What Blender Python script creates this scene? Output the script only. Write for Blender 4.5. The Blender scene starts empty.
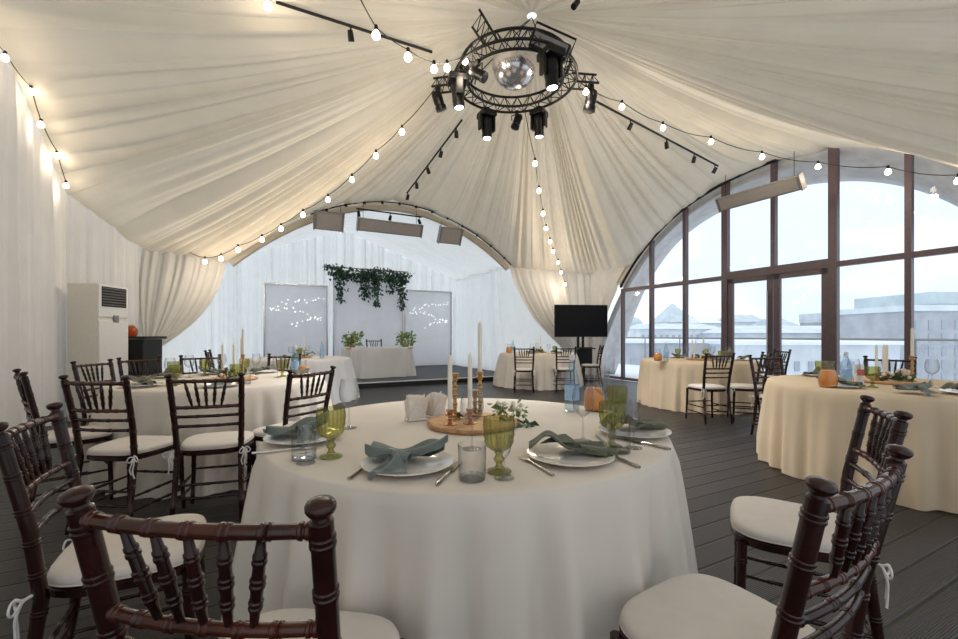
import bpy, math, random
from mathutils import Vector, Matrix
random.seed(7)
S = bpy.context.scene
COL = S.collection
F = 426.0; HZ = 335.0; CX = 479.0; CAMZ = 1.155
ANG = math.radians(27.2); CA, SA = math.cos(ANG), math.sin(ANG)
def W(u, v, z=0.0):
    return Vector((v*CA - u*SA, v*SA + u*CA, z))
def P(px, py, z):
    Y = F*(CAMZ - z)/(py - HZ)
    return Vector(((px-CX)/F*Y, Y, z))
def D(px, py, Y):
    return Vector(((px-CX)/F*Y, Y, CAMZ + (HZ-py)*Y/F))

# ------------------------------------------------------------ materials
def nm(name):
    m = bpy.data.materials.new(name); m.use_nodes = True
    nt = m.node_tree; b = nt.nodes['Principled BSDF']
    return m, nt, b
def pmat(name, col, rough=.5, metal=0, noise=0, nscale=20, coat=0, bump=0, bscale=200, emit=None, estr=0, sheen=0, spec=.5):
    m, nt, b = nm(name)
    b.inputs['Base Color'].default_value = (*col, 1)
    b.inputs['Roughness'].default_value = rough
    b.inputs['Metallic'].default_value = metal
    b.inputs['Specular IOR Level'].default_value = spec
    b.inputs['Coat Weight'].default_value = coat
    b.inputs['Coat Roughness'].default_value = .12
    b.inputs['Sheen Weight'].default_value = sheen
    tc = nt.nodes.new('ShaderNodeTexCoord')
    if noise:
        n = nt.nodes.new('ShaderNodeTexNoise'); n.inputs['Scale'].default_value = nscale; n.inputs['Detail'].default_value = 5
        nt.links.new(tc.outputs['Object'], n.inputs['Vector'])
        r = nt.nodes.new('ShaderNodeValToRGB')
        r.color_ramp.elements[0].position = .3; r.color_ramp.elements[1].position = .7
        r.color_ramp.elements[0].color = (*[max(0, c*(1-noise)) for c in col], 1)
        r.color_ramp.elements[1].color = (*[min(1, c*(1+noise)) for c in col], 1)
        nt.links.new(n.outputs['Fac'], r.inputs['Fac']); nt.links.new(r.outputs['Color'], b.inputs['Base Color'])
    if bump:
        n = nt.nodes.new('ShaderNodeTexNoise'); n.inputs['Scale'].default_value = bscale
        nt.links.new(tc.outputs['Object'], n.inputs['Vector'])
        bp = nt.nodes.new('ShaderNodeBump'); bp.inputs['Strength'].default_value = bump; bp.inputs['Distance'].default_value = .002
        nt.links.new(n.outputs['Fac'], bp.inputs['Height']); nt.links.new(bp.outputs['Normal'], b.inputs['Normal'])
    if emit:
        b.inputs['Emission Color'].default_value = (*emit, 1); b.inputs['Emission Strength'].default_value = estr
        m.cycles.emission_sampling = 'NONE'
    return m
def cloth_mat(name, col, trans=.4, tcol=None, noise=.04, nscale=3):
    m = bpy.data.materials.new(name); m.use_nodes = True; nt = m.node_tree
    nt.nodes.remove(nt.nodes['Principled BSDF'])
    out = nt.nodes['Material Output']
    d = nt.nodes.new('ShaderNodeBsdfDiffuse'); t = nt.nodes.new('ShaderNodeBsdfTranslucent'); mx = nt.nodes.new('ShaderNodeMixShader')
    tc = nt.nodes.new('ShaderNodeTexCoord'); n = nt.nodes.new('ShaderNodeTexNoise'); n.inputs['Scale'].default_value = nscale
    nt.links.new(tc.outputs['Object'], n.inputs['Vector'])
    r = nt.nodes.new('ShaderNodeValToRGB')
    r.color_ramp.elements[0].position = .3; r.color_ramp.elements[1].position = .7
    r.color_ramp.elements[0].color = (*[c*(1-noise) for c in col], 1)
    r.color_ramp.elements[1].color = (*[min(.95, c*(1+noise)) for c in col], 1)
    nt.links.new(n.outputs['Fac'], r.inputs['Fac']); nt.links.new(r.outputs['Color'], d.inputs['Color'])
    t.inputs['Color'].default_value = (*(tcol or col), 1)
    mx.inputs['Fac'].default_value = trans
    nt.links.new(d.outputs[0], mx.inputs[1]); nt.links.new(t.outputs[0], mx.inputs[2]); nt.links.new(mx.outputs[0], out.inputs['Surface'])
    return m
def glass_mat(name, tint=(.96, .98, .98), ior=1.45, edge=.75, diff=None, dfac=0, rough=.02, refl=1.0, pwr=5):
    m = bpy.data.materials.new(name); m.use_nodes = True; nt = m.node_tree
    nt.nodes.remove(nt.nodes['Principled BSDF']); out = nt.nodes['Material Output']
    tr = nt.nodes.new('ShaderNodeBsdfTransparent'); gl = nt.nodes.new('ShaderNodeBsdfGlossy'); gl.inputs['Roughness'].default_value = rough
    lw = nt.nodes.new('ShaderNodeLayerWeight'); lw.inputs['Blend'].default_value = .32
    mc = nt.nodes.new('ShaderNodeMixRGB'); mc.inputs[1].default_value = (*tint, 1); mc.inputs[2].default_value = (*[c*edge for c in tint], 1)
    nt.links.new(lw.outputs['Facing'], mc.inputs[0]); nt.links.new(mc.outputs[0], tr.inputs['Color'])
    lf = nt.nodes.new('ShaderNodeLayerWeight'); lf.inputs['Blend'].default_value = .5
    pw = nt.nodes.new('ShaderNodeMath'); pw.operation = 'POWER'; nt.links.new(lf.outputs['Facing'], pw.inputs[0]); pw.inputs[1].default_value = pwr
    fr = nt.nodes.new('ShaderNodeMath'); fr.operation = 'MULTIPLY_ADD'; nt.links.new(pw.outputs[0], fr.inputs[0]); fr.inputs[1].default_value = .94; fr.inputs[2].default_value = ((ior-1)/(ior+1))**2
    mul = nt.nodes.new('ShaderNodeMath'); mul.operation = 'MULTIPLY'; mul.inputs[1].default_value = refl
    nt.links.new(fr.outputs[0], mul.inputs[0])
    mx = nt.nodes.new('ShaderNodeMixShader'); nt.links.new(mul.outputs[0], mx.inputs['Fac'])
    base = tr
    if diff:
        df = nt.nodes.new('ShaderNodeBsdfDiffuse'); df.inputs['Color'].default_value = (*diff, 1)
        m2 = nt.nodes.new('ShaderNodeMixShader'); m2.inputs['Fac'].default_value = dfac
        nt.links.new(tr.outputs[0], m2.inputs[1]); nt.links.new(df.outputs[0], m2.inputs[2]); base = m2
    nt.links.new(base.outputs[0], mx.inputs[1]); nt.links.new(gl.outputs[0], mx.inputs[2]); nt.links.new(mx.outputs[0], out.inputs['Surface'])
    return m
M = {}
M['wood'] = pmat('mahogany', (.022, .0048, .0036), .24, noise=.55, nscale=9, coat=.22, spec=.35)
M['woodred'] = pmat('mahogany_rail', (.062, .013, .006), .22, noise=.5, nscale=9, coat=.28, spec=.4)
M['cushion'] = pmat('cushion_fabric', (.69, .63, .56), .85, noise=.03, bump=.25, bscale=350, sheen=.2)
M['ribbon'] = pmat('ribbon', (.82, .80, .78), .6, noise=.03)
M['cloth'] = cloth_mat('table_linen', (.83, .765, .68), .10, (.74, .64, .5))
M['clothtan'] = cloth_mat('table_linen_sand', (.82, .67, .48), .15, (.8, .62, .4))
M['clothwhite'] = cloth_mat('table_linen_white', (.80, .81, .83), .2)
M['ceil'] = cloth_mat('tent_lining', (.675, .615, .515), .26, (.72, .655, .53))
M['drape'] = cloth_mat('wall_drape', (.71, .68, .635), .18, (.78, .74, .68))
M['unseensheer'] = cloth_mat('unseen_sheer', (.8, .8, .8), .65, (.97, .97, .97))  # for the unseen wall; translucency set to let soft sky light through
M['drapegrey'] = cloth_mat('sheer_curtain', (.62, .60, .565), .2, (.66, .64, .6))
M['alcove'] = cloth_mat('white_tent_fabric', (.80, .81, .80), .44, (.93, .94, .91))
M['panel'] = cloth_mat('panel_fabric', (.84, .84, .88), .40, (.86, .86, .92))
M['frame'] = pmat('window_profile', (.105, .07, .082), .35, noise=.1)
M['black'] = pmat('black_metal', (.009, .009, .010), .45, noise=.3, spec=.3)
M['blackplastic'] = pmat('black_plastic', (.006, .006, .007), .35, noise=.2, spec=.3)
M['screen'] = pmat('tv_screen', (.004, .004, .006), .3, noise=.1, spec=.15)
M['steel'] = pmat('cutlery_steel', (.55, .53, .5), .18, 1, noise=.05)
M['chrome'] = pmat('brushed_steel', (.5, .5, .52), .25, 1, noise=.05)
M['white'] = pmat('white_plastic', (.78, .78, .78), .4, noise=.02)
M['cream'] = pmat('cream_plastic', (.72, .69, .62), .45, noise=.02)
M['ceramic'] = pmat('ceramic', (.82, .77, .70), .15, noise=.02, coat=.4)
M['paper'] = pmat('paper_napkin', (.84, .77, .68), .9, noise=.04)
M['pinkpaper'] = pmat('paper_napkin_warm', (.86, .70, .58), .9, noise=.04)
M['napkin'] = pmat('sage_napkin', (.118, .128, .085), .85, noise=.15, nscale=30, bump=.4, bscale=500, sheen=.3)
M['napkin2'] = pmat('grey_green_napkin', (.135, .17, .155), .85, noise=.15, nscale=30, bump=.4, bscale=500, sheen=.3)
M['slab'] = pmat('wood_slab', (.62, .36, .17), .5, noise=.3, nscale=14)
M['bark'] = pmat('slab_rim', (.45, .25, .12), .7, noise=.35, nscale=40)
M['brass'] = pmat('brass', (.52, .34, .14), .28, .85, noise=.25, nscale=30)
M['copper'] = pmat('copper', (.62, .33, .18), .25, .85, noise=.2, nscale=30)
M['wax'] = pmat('candle_wax', (.86, .80, .69), .45, noise=.03)
M['leaf'] = pmat('leaf', (.045, .11, .035), .5, noise=.45, nscale=12)
M['leafdark'] = pmat('leaf_dark', (.018, .06, .03), .45, noise=.5, nscale=8)
M['leaflight'] = pmat('leaf_light', (.20, .30, .09), .5, noise=.4, nscale=12)
M['petal'] = pmat('petal', (.85, .80, .66), .6, noise=.08)
M['petalpink'] = pmat('petal_pink', (.55, .28, .30), .6, noise=.2)
M['glass'] = glass_mat('clear_glass', (.98, .985, .99), 1.6, .45, pwr=3.6)
M['pane'] = glass_mat('window_glass', (.95, .97, .985), 1.5, .95, rough=.0)
M['green'] = glass_mat('green_glass', (.80, .79, .44), 1.7, .32, (.36, .36, .12), .15, .09, pwr=3.6)
M['blueglass'] = glass_mat('water_bottle', (.84, .93, .98), 1.5, .75, (.45, .65, .85), .14)
M['juice'] = pmat('orange_juice', (1.0, .36, .07), .3, noise=.04)
M['amber'] = glass_mat('amber_glass', (.8, .25, .08), 1.5, .6, (.6, .15, .04), .5)
M['label'] = pmat('bottle_label', (.35, .55, .80), .5, noise=.15, nscale=60)
M['redlabel'] = pmat('can_red', (.7, .12, .10), .4, noise=.1)
M['cap'] = pmat('bottle_cap', (.7, .68, .7), .4, noise=.05)
M['blackcab'] = pmat('black_cabinet', (.009, .009, .010), .5, noise=.2)
M['heater'] = pmat('heater_face', (.30, .28, .27), .45, noise=.08, nscale=40)
M['heaterbody'] = pmat('heater_body', (.25, .235, .23), .4, .3, noise=.06)
M['stage'] = pmat('stage_carpet', (.085, .09, .105), .75, noise=.2, nscale=40, bump=.4)
M['stageedge'] = pmat('stage_edge', (.008, .008, .014), .5, noise=.2)
M['bulb'] = pmat('warm_bulb', (1, .9, .75), .3, noise=.01, emit=(1, .83, .60), estr=9)
M['tinybulb'] = pmat('cold_bulb', (1, 1, 1), .3, noise=.01, emit=(.9, .95, 1), estr=3)
M['lens'] = pmat('lit_lens', (.9, .95, 1), .2, noise=.01, emit=(.75, .88, 1), estr=5)
M['ballm'] = pmat('silvery_sphere', (.78, .76, .78), .22, .9, noise=.05, nscale=20)
M['concrete'] = pmat('shell_lining', (.60, .59, .58), .8, noise=.12, nscale=5)
M['snow'] = pmat('snow', (.80, .84, .88), .9, noise=.06, nscale=.6)
M['facade'] = pmat('facade_hazy', (.62, .66, .69), .9, noise=.12, nscale=.5)  # distance haze is mixed into this pale wall colour
M['facade2'] = pmat('facade_grey_hazy', (.42, .44, .47), .9, noise=.15, nscale=.5)  # grey walls, lightened in the colour for haze
M['roofsnow'] = pmat('snowy_roof_hazy', (.66, .72, .76), .9, noise=.1, nscale=.4)  # snow on roofs, with haze painted into the tone
M['roofgreen'] = pmat('hazy_green_roof', (.55, .63, .66), .9, noise=.12, nscale=.4)  # green roof paled in its colour to stand for haze
M['windark'] = pmat('far_window_hazy', (.36, .40, .45), .4, noise=.1)  # window tone lifted by haze put into the colour

def floor_mat():
    m, nt, b = nm('ribbed_decking')
    tc = nt.nodes.new('ShaderNodeTexCoord'); sp = nt.nodes.new('ShaderNodeSeparateXYZ')
    nt.links.new(tc.outputs['Object'], sp.inputs[0])
    def mth(op, a, bb=None, c=None):
        n = nt.nodes.new('ShaderNodeMath'); n.operation = op
        for i, x in enumerate((a, bb, c)):
            if x is None: continue
            if isinstance(x, (int, float)): n.inputs[i].default_value = x
            else: nt.links.new(x, n.inputs[i])
        return n.outputs[0]
    PITCH = .152
    yy = mth('MULTIPLY', sp.outputs['Y'], 1/PITCH)
    fr = mth('FRACT', yy); idx = mth('FLOOR', yy)
    dist = mth('ABSOLUTE', mth('SUBTRACT', fr, .5))       # .5 at gap
    gap = mth('GREATER_THAN', dist, .468)
    bev = nt.nodes.new('ShaderNodeMapRange'); bev.inputs[1].default_value = .43; bev.inputs[2].default_value = .485; bev.inputs[3].default_value = 1; bev.inputs[4].default_value = 0
    nt.links.new(dist, bev.inputs[0])
    ribs = mth('MULTIPLY', mth('SINE', mth('MULTIPLY', sp.outputs['Y'], 2*math.pi/.0085)), .10)
    h = mth('ADD', bev.outputs[0], ribs)
    # colour : per-board tone + weathering
    wn = nt.nodes.new('ShaderNodeTexWhiteNoise'); wn.noise_dimensions = '1D'; nt.links.new(idx, wn.inputs['W'])
    no = nt.nodes.new('ShaderNodeTexNoise'); no.inputs['Scale'].default_value = 2.2; no.inputs['Detail'].default_value = 6
    nt.links.new(tc.outputs['Object'], no.inputs['Vector'])
    tone = mth('ADD', mth('MULTIPLY', wn.outputs['Value'], .35), mth('MULTIPLY', no.outputs['Fac'], .65))
    r = nt.nodes.new('ShaderNodeValToRGB')
    r.color_ramp.elements[0].position = .2; r.color_ramp.elements[1].position = .8
    r.color_ramp.elements[0].color = (.014, .013, .0135, 1); r.color_ramp.elements[1].color = (.040, .035, .033, 1)
    nt.links.new(tone, r.inputs['Fac'])
    mx = nt.nodes.new('ShaderNodeMixRGB'); nt.links.new(gap, mx.inputs[0]); nt.links.new(r.outputs['Color'], mx.inputs[1]); mx.inputs[2].default_value = (.006, .005, .005, 1)
    nt.links.new(mx.outputs[0], b.inputs['Base Color'])
    b.inputs['Roughness'].default_value = .33
    bp = nt.nodes.new('ShaderNodeBump'); bp.inputs['Strength'].default_value = 1.0; bp.inputs['Distance'].default_value = .010
    nt.links.new(h, bp.inputs['Height']); nt.links.new(bp.outputs['Normal'], b.inputs['Normal'])
    return m
M['floor'] = floor_mat()

# ------------------------------------------------------------ mesh builder
class MB:
    def __init__(s): s.v = []; s.f = []
    def add(s, vs, fs):
        o = len(s.v); s.v += [tuple(x) for x in vs]; s.f += [tuple(i+o for i in f) for f in fs]
        return s
    def box(s, c, d, rot=None, taper=1.0):
        hx, hy, hz = d[0]/2, d[1]/2, d[2]/2
        vs = [Vector((x*hx*(taper if z > 0 else 1), y*hy*(taper if z > 0 else 1), z*hz)) for z in (-1, 1) for y in (-1, 1) for x in (-1, 1)]
        if rot is not None: vs = [rot @ v for v in vs]
        vs = [v + Vector(c) for v in vs]
        return s.add(vs, [(0,2,3,1),(4,5,7,6),(0,1,5,4),(2,6,7,3),(0,4,6,2),(1,3,7,5)])
    def lathe(s, prof, seg=20, c=(0,0,0), mod=None, axis=None):
        q = Vector((0,0,1)).rotation_difference(Vector(axis).normalized()) if axis is not None else None
        vs = []; fs = []
        for i, (r, z) in enumerate(prof):
            for k in range(seg):
                a = 2*math.pi*k/seg
                rr = mod(r, z, a) if mod else r
                p = Vector((rr*math.cos(a), rr*math.sin(a), z))
                if q: p = q @ p
                vs.append(p + Vector(c))
        for i in range(len(prof)-1):
            for k in range(seg):
                k2 = (k+1) % seg
                fs.append((i*seg+k, i*seg+k2, (i+1)*seg+k2, (i+1)*seg+k))
        if prof[0][0] > 1e-5: fs.append(tuple(reversed(range(seg))))
        if prof[-1][0] > 1e-5 and not getattr(s, 'open', False): fs.append(tuple(range((len(prof)-1)*seg, len(prof)*seg)))
        return s.add(vs, fs)
    def tube(s, pts, rad, seg=10, closed=False):
        pts = [Vector(p) for p in pts]; n = len(pts)
        if not hasattr(rad, '__len__'): rad = [rad]*n
        vs = []; fs = []; prev = None
        for i, p in enumerate(pts):
            if closed: t = pts[(i+1) % n] - pts[i-1]
            else: t = pts[min(i+1, n-1)] - pts[max(i-1, 0)]
            if t.length < 1e-9: t = Vector((0,0,1))
            t.normalize()
            if prev is None:
                up = Vector((0,0,1)) if abs(t.z) < .9 else Vector((0,1,0))
                nrm = up.cross(t).normalized()
            else:
                nrm = (prev - t*prev.dot(t))
                if nrm.length < 1e-6: nrm = t.orthogonal()
                nrm.normalize()
            prev = nrm; b = t.cross(nrm)
            for k in range(seg):
                a = 2*math.pi*k/seg
                vs.append(p + (nrm*math.cos(a) + b*math.sin(a))*rad[i])
        m = n if closed else n-1
        for i in range(m):
            j = (i+1) % n
            for k in range(seg):
                k2 = (k+1) % seg
                fs.append((i*seg+k, i*seg+k2, j*seg+k2, j*seg+k))
        if not closed:
            fs.append(tuple(reversed(range(seg)))); fs.append(tuple(range((n-1)*seg, n*seg)))
        return s.add(vs, fs)
    def sphere(s, c, r, seg=12, rings=8, sz=1.0):
        prof = [(max(1e-6, r*math.sin(math.pi*i/rings)), -r*sz*math.cos(math.pi*i/rings)) for i in range(rings+1)]
        return s.lathe(prof, seg, c)
    def grid(s, fn, na, nb, closed=False):
        vs = []; fs = []
        for i in range(na+1):
            for j in range(nb+1):
                vs.append(fn(i/na, j/nb))
        for i in range(na):
            for j in range(nb):
                a = i*(nb+1)+j
                fs.append((a, a+nb+1, a+nb+2, a+1))
        return s.add(vs, fs)
    def build(s, name, mat, parent=None, smooth=True, loc=None, rotz=None, kind=None, sharp=40):
        me = bpy.data.meshes.new(name); me.from_pydata(s.v, [], s.f); me.update()
        me.materials.append(M[mat] if isinstance(mat, str) else mat)
        if smooth:
            for p in me.polygons: p.use_smooth = True
            try: me.set_sharp_from_angle(angle=math.radians(sharp))
            except Exception: pass
        o = bpy.data.objects.new(name, me); COL.objects.link(o)
        if parent: o.parent = parent
        if loc is not None: o.location = loc
        if rotz is not None: o.rotation_euler = (0, 0, rotz)
        if kind: o['kind'] = kind
        return o
    def solid(s, o, t):
        pass
def solidify(o, t, off=0):
    m = o.modifiers.new('s', 'SOLIDIFY'); m.thickness = t; m.offset = off
def bevel(o, w, n=2):
    m = o.modifiers.new('b', 'BEVEL'); m.width = w; m.segments = n; m.limit_method = 'ANGLE'
def tag(o, label, cat, group=None, kind=None):
    o['label'] = label; o['category'] = cat
    if group: o['group'] = group
    if kind: o['kind'] = kind
    return o
def empty(name, label, cat, loc=(0,0,0), rotz=0, group=None):
    o = bpy.data.objects.new(name, None); COL.objects.link(o); o.empty_display_size = .1
    o.location = loc; o.rotation_euler = (0, 0, rotz)
    return tag(o, label, cat, group)
KIDS = {}
def kids(o): return [c for c in o.children]
def dup(o, parent=None):
    c = o.copy(); COL.objects.link(c); c.parent = parent
    for ch in list(o.children): dup(ch, c)
    return c
used = set()
def place(proto, loc, rotz, label, cat, group=None, scale=None):
    if proto.name not in used:
        used.add(proto.name); o = proto
    else: o = dup(proto)
    o.location = loc; o.rotation_euler = (0, 0, rotz)
    if scale: o.scale = (scale,)*3
    tag(o, label, cat, group)
    return o
def fold(x, seed=0, n=5, base=3.0):
    rr = random.Random(seed); t = 0; tot = 0
    for k in range(n):
        f = base*(1.0+.83*k)*(.85+.3*rr.random()); a = 1/(1+.45*k); ph = rr.random()*6.28
        w = math.sin(f*x + ph + .9*math.sin(f*.37*x+ph*2)); t += a*w; tot += a
    return t/tot*1.6

# ------------------------------------------------------------ camera, world, view
cam = bpy.data.cameras.new('camera'); co = bpy.data.objects.new('camera', cam); COL.objects.link(co)
co.location = (0, 0, CAMZ); co.rotation_euler = (math.pi/2, 0, 0)
cam.sensor_width = 36; cam.lens = 36*F/958; cam.shift_y = (HZ-319.5)/958; cam.clip_start = .02; cam.clip_end = 2000
S.camera = co
S.view_settings.view_transform = 'Standard'; S.view_settings.look = 'None'; S.view_settings.gamma = 1
S.view_settings.exposure = 0.7
S.view_settings.use_curve_mapping = False
S.cycles.use_denoising = True
S.cycles.max_bounces = 10; S.cycles.transparent_max_bounces = 24; S.cycles.diffuse_bounces = 5; S.cycles.transmission_bounces = 6
S.cycles.caustics_reflective = False; S.cycles.caustics_refractive = False
S.cycles.sample_clamp_indirect = 6
w = bpy.data.worlds.new('world'); S.world = w; w.use_nodes = True; nt = w.node_tree
bg = nt.nodes['Background']; tc = nt.nodes.new('ShaderNodeTexCoord'); sp = nt.nodes.new('ShaderNodeSeparateXYZ')
nt.links.new(tc.outputs['Generated'], sp.inputs[0])
r1 = nt.nodes.new('ShaderNodeValToRGB'); nt.links.new(sp.outputs['Z'], r1.inputs['Fac'])
e = r1.color_ramp.elements; e[0].position = 0; e[0].color = (.46, .53, .62, 1); e[1].position = 1; e[1].color = (.62, .66, .72, 1)
x = e.new(.25); x.color = (.50, .60, .72, 1)
mp = nt.nodes.new('ShaderNodeMapping'); mp.inputs['Scale'].default_value = (1, 1, 3.2); nt.links.new(tc.outputs['Generated'], mp.inputs[0])
n1 = nt.nodes.new('ShaderNodeTexNoise'); n1.inputs['Scale'].default_value = 2.6; n1.inputs['Detail'].default_value = 6; nt.links.new(mp.outputs[0], n1.inputs['Vector'])
r2 = nt.nodes.new('ShaderNodeValToRGB'); r2.color_ramp.elements[0].position = .42; r2.color_ramp.elements[1].position = .66
nt.links.new(n1.outputs['Fac'], r2.inputs['Fac'])
mx = nt.nodes.new('ShaderNodeMixRGB'); nt.links.new(r2.outputs['Color'], mx.inputs[0]); nt.links.new(r1.outputs['Color'], mx.inputs[1]); mx.inputs[2].default_value = (.72, .72, .73, 1)
nt.links.new(mx.outputs[0], bg.inputs['Color']); bg.inputs['Strength'].default_value = 1.26

# ------------------------------------------------------------ the hall
HUB = W(4.33, 2.95, 5.05); UC = 4.15; VC = 2.75
def A_w(u):
    d = abs(u-UC); return 4.3 - .075*d*d - .0032*d**4
def A_s(v):
    d = v-VC; return 4.08 - .14*d*d
def A_l(u):
    d = u-4.3; return 4.5 - .105*d*d
bnd = []
def seg(p, q, n, zf):
    for i in range(n):
        t = i/n; u = p[0]+(q[0]-p[0])*t; v = p[1]+(q[1]-p[1])*t
        bnd.append((u, v, zf(u, v, t)))
seg((9.2, 8.2), (-.8, 8.2), 560, lambda u, v, t: max(A_w(u) - (.10+min(.8, .24*(3.6-u)) if u < 3.6 else .10*max(0, 1-(u-3.6)/.8)), 2.85 if u > 5 else 2.6))
seg((-.8, 8.2), (-.8, -2.4), 500, lambda u, v, t: max(4.3-.09*(v-2.9)**2, 2.75))
seg((-.8, -2.4), (7.93, -2.4), 520, lambda u, v, t: max(A_l(u), 2.75))
seg((7.93, -2.4), (9.2, -1.77), 90, lambda u, v, t: 3.11+(2.63-3.11)*t)
def zs(v): 
    return max(A_s(v), 2.85) if v > VC else max(A_s(v), 2.50 + .13*min(1, max(0, (-.578-v)/1.2)))
seg((9.2, -1.77), (9.2, 8.2), 560, lambda u, v, t: zs(v))
NB = len(bnd)
L = 0; arc = [0]
for i in range(NB):
    a = bnd[i]; b = bnd[(i+1) % NB]; L += math.dist(a[:2], b[:2]); arc.append(L)
per = 2*math.pi/L
def pf(x, seed, cyc, n=5):      # periodic folds round the perimeter
    rr = random.Random(seed); t = 0; tot = 0
    for k in range(n):
        f = round(cyc*(1+.71*k)); a = 1/(1+.35*k); ph = rr.random()*6.28; g = round(f*.31)
        s_ = math.sin(f*x*per + ph + 1.1*math.sin(g*x*per+ph*3)); t += a*s_; tot += a
    return t/tot*1.7
Hc = (4.33, 2.95)
def ceil_pt(i, s, disp=True):
    u, v, z = bnd[i % NB]; x = arc[i % NB]
    du, dv = u-Hc[0], v-Hc[1]; rr = math.hypot(du, dv); ca, sa = du/rr, dv/rr
    u0, v0 = Hc[0]+.06*ca, Hc[1]+.06*sa
    uu = u0+(u-u0)*s; vv = v0+(v-v0)*s
    zz = 5.05+(z-5.05)*s - .16*math.sin(math.pi*s)
    if disp:
        broad = pf(x, 3, 22, 3); fine = pf(x, 5, 62, 4)
        cr = -abs(math.sin(34*x*per+1.3*math.sin(9*x*per)+.8*math.sin(23*x*per)))**.55; cr2 = -abs(math.sin(78*x*per+2.1*math.sin(13*x*per)))**.6*(.6+.4*math.sin(17*x*per+1))
        am = (.03+.97*s**.8)
        end = 1 - .80*max(0, (s-.8)/.2)
        zz += am*end*(.05*broad+.035*fine+.15*cr+.12*cr2+.14)
        zz += .02*math.sin(s*5+3*pf(x, 11, 9, 2))*s
    return u, v, uu, vv, zz
mb = MB(); NS = 34
for j in range(NS+1):
    s = j/NS
    for i in range(NB):
        _, _, uu, vv, zz = ceil_pt(i, s); mb.v.append(tuple(W(uu, vv, zz)))
for j in range(NS):
    for i in range(NB):
        i2 = (i+1) % NB; mb.f.append((j*NB+i, j*NB+i2, (j+1)*NB+i2, (j+1)*NB+i))
o = mb.build('ceiling', 'ceil', kind='structure', sharp=180)
def ceil_z(u, v):
    du, dv = u-Hc[0], v-Hc[1]; a = math.atan2(dv, du)
    best = None
    for i in range(0, NB, 6):
        bu, bv, _ = bnd[i]; aa = math.atan2(bv-Hc[1], bu-Hc[0]); dd = abs((aa-a+math.pi) % (2*math.pi)-math.pi)
        if best is None or dd < best[0]: best = (dd, i)
    i = best[1]; bu, bv, z = bnd[i]
    R_ = math.hypot(bu-Hc[0], bv-Hc[1]); s = (math.hypot(du, dv)-.06)/(R_-.06); s = min(1.0, max(0, s))
    return 5.05+(z-5.05)*s - .16*math.sin(math.pi*s)
def CPt(px, py, off=.12):
    lo = None; Y = 1.5
    while Y < 14:
        p = D(px, py, Y); u = -p.x*SA+p.y*CA; v = p.x*CA+p.y*SA
        if p.z > ceil_z(u, v)-off: return p
        Y += .04
    return D(px, py, 8)

# walls ------------------------------------------------------------
def wall_sheet(name, pts, ztop, zbot, amp, mat, base=9, seed=1, kind='structure', lean=0, nz=14, top_amp=.4):
    # pts: list of (u,v); vertical drape with soft folds
    P2 = [Vector((p[0], p[1], 0)) for p in pts]; seglen = [(P2[i+1]-P2[i]).length for i in range(len(P2)-1)]; tot = sum(seglen)
    n = int(tot/.025)
    def at(t):
        d = t*tot
        for i, l in enumerate(seglen):
            if d <= l or i == len(seglen)-1:
                q = P2[i].lerp(P2[i+1], min(1, d/l)); dr = (P2[i+1]-P2[i]).normalized(); return q, dr
            d -= l
    def fn(a, b):
        q, dr = at(a); nx, ny = -dr.y, dr.x
        zt = ztop(q.x, q.y) if callable(ztop) else ztop
        z = zbot+(zt-zbot)*b
        k = top_amp + (1-top_amp)*(1-b)
        f = amp*k*fold(a*tot, seed, 5, base)
        return W(q.x+nx*f, q.y+ny*f, z)
    m = MB().grid(fn, n, nz)
    return m.build(name, mat, kind=kind, sharp=180)
wall_sheet('wall_left', [(-.8, -2.42), (7.95, -2.42)], lambda u, v: max(A_l(u), 2.75)+.22, 0, .085, 'drape', 17, 4)
wall_sheet('wall_near_unseen', [(-.84, 8.2), (-.84, -2.4)], lambda u, v: max(4.3-.09*(v-2.9)**2, 2.75)+.2, 0, .05, 'unseensheer', 12, 77)  # unseen drape added behind the camera to hold back and soften sky fill
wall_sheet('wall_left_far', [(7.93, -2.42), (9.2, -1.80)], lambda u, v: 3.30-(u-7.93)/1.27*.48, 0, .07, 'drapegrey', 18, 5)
# floor
mb = MB(); mb.add([(-3.2, -2.5, 0), (8.22, -2.5, 0), (8.22, 9.6, 0), (-3.2, 9.6, 0)], [(0, 1, 2, 3)])
mb.build('floor', 'floor', kind='structure', rotz=ANG)

# alcove -----------------------------------------------------------
AP, EV, AV0, AV1, AU = 4.42, 3.12, -1.4, 6.09, 13.7
vm = (AV0+AV1)/2
def gab(v): return AP-(AP-EV)*abs(v-vm)/((AV1-AV0)/2)
wall_sheet('wall_alcove_back', [(AU, AV0), (AU, AV1)], lambda u, v: gab(v), .12, .09, 'alcove', 13, 8, nz=10, top_amp=1)
def side_wall(name, vv, seed, sgn):
    def fn(a, b):
        u = 9.25+a*(AU-9.25); z = .0+(EV+.10)*b
        sweep = math.sin(math.pi*b)*.0
        fl_ = max(0, (10.5-u)/1.25)**1.4*(1.55 if sgn < 0 else .5)
        return W(u+.10*(1-b)*math.sin(4*b+u), vv-sgn*fl_+sgn*(.05*fold(u+.5*(1-b), seed, 4, 9)+.12*(1-b)**2), z)
    MB().grid(fn, 170, 16).build(name, 'alcove', kind='structure', sharp=180)
side_wall('wall_alcove_left', AV0, 12, 1); side_wall('wall_alcove_right', AV1, 13, -1)
def roof(a, b):
    u = 9.0+a*(AU-9.0); v = AV0-.08+b*(AV1-AV0+.16)
    sag = .10*abs(math.sin(math.pi*(u-9.0)/1.57))**.8
    return W(u, v, gab(v)-.02+.0*sag - .07*abs(math.sin(math.pi*(u-9.0)/1.57)) + .015*fold(u, 21, 3, 14))
MB().grid(roof, 150, 30).build('ceiling_alcove', 'alcove', kind='structure', sharp=180)
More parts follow.
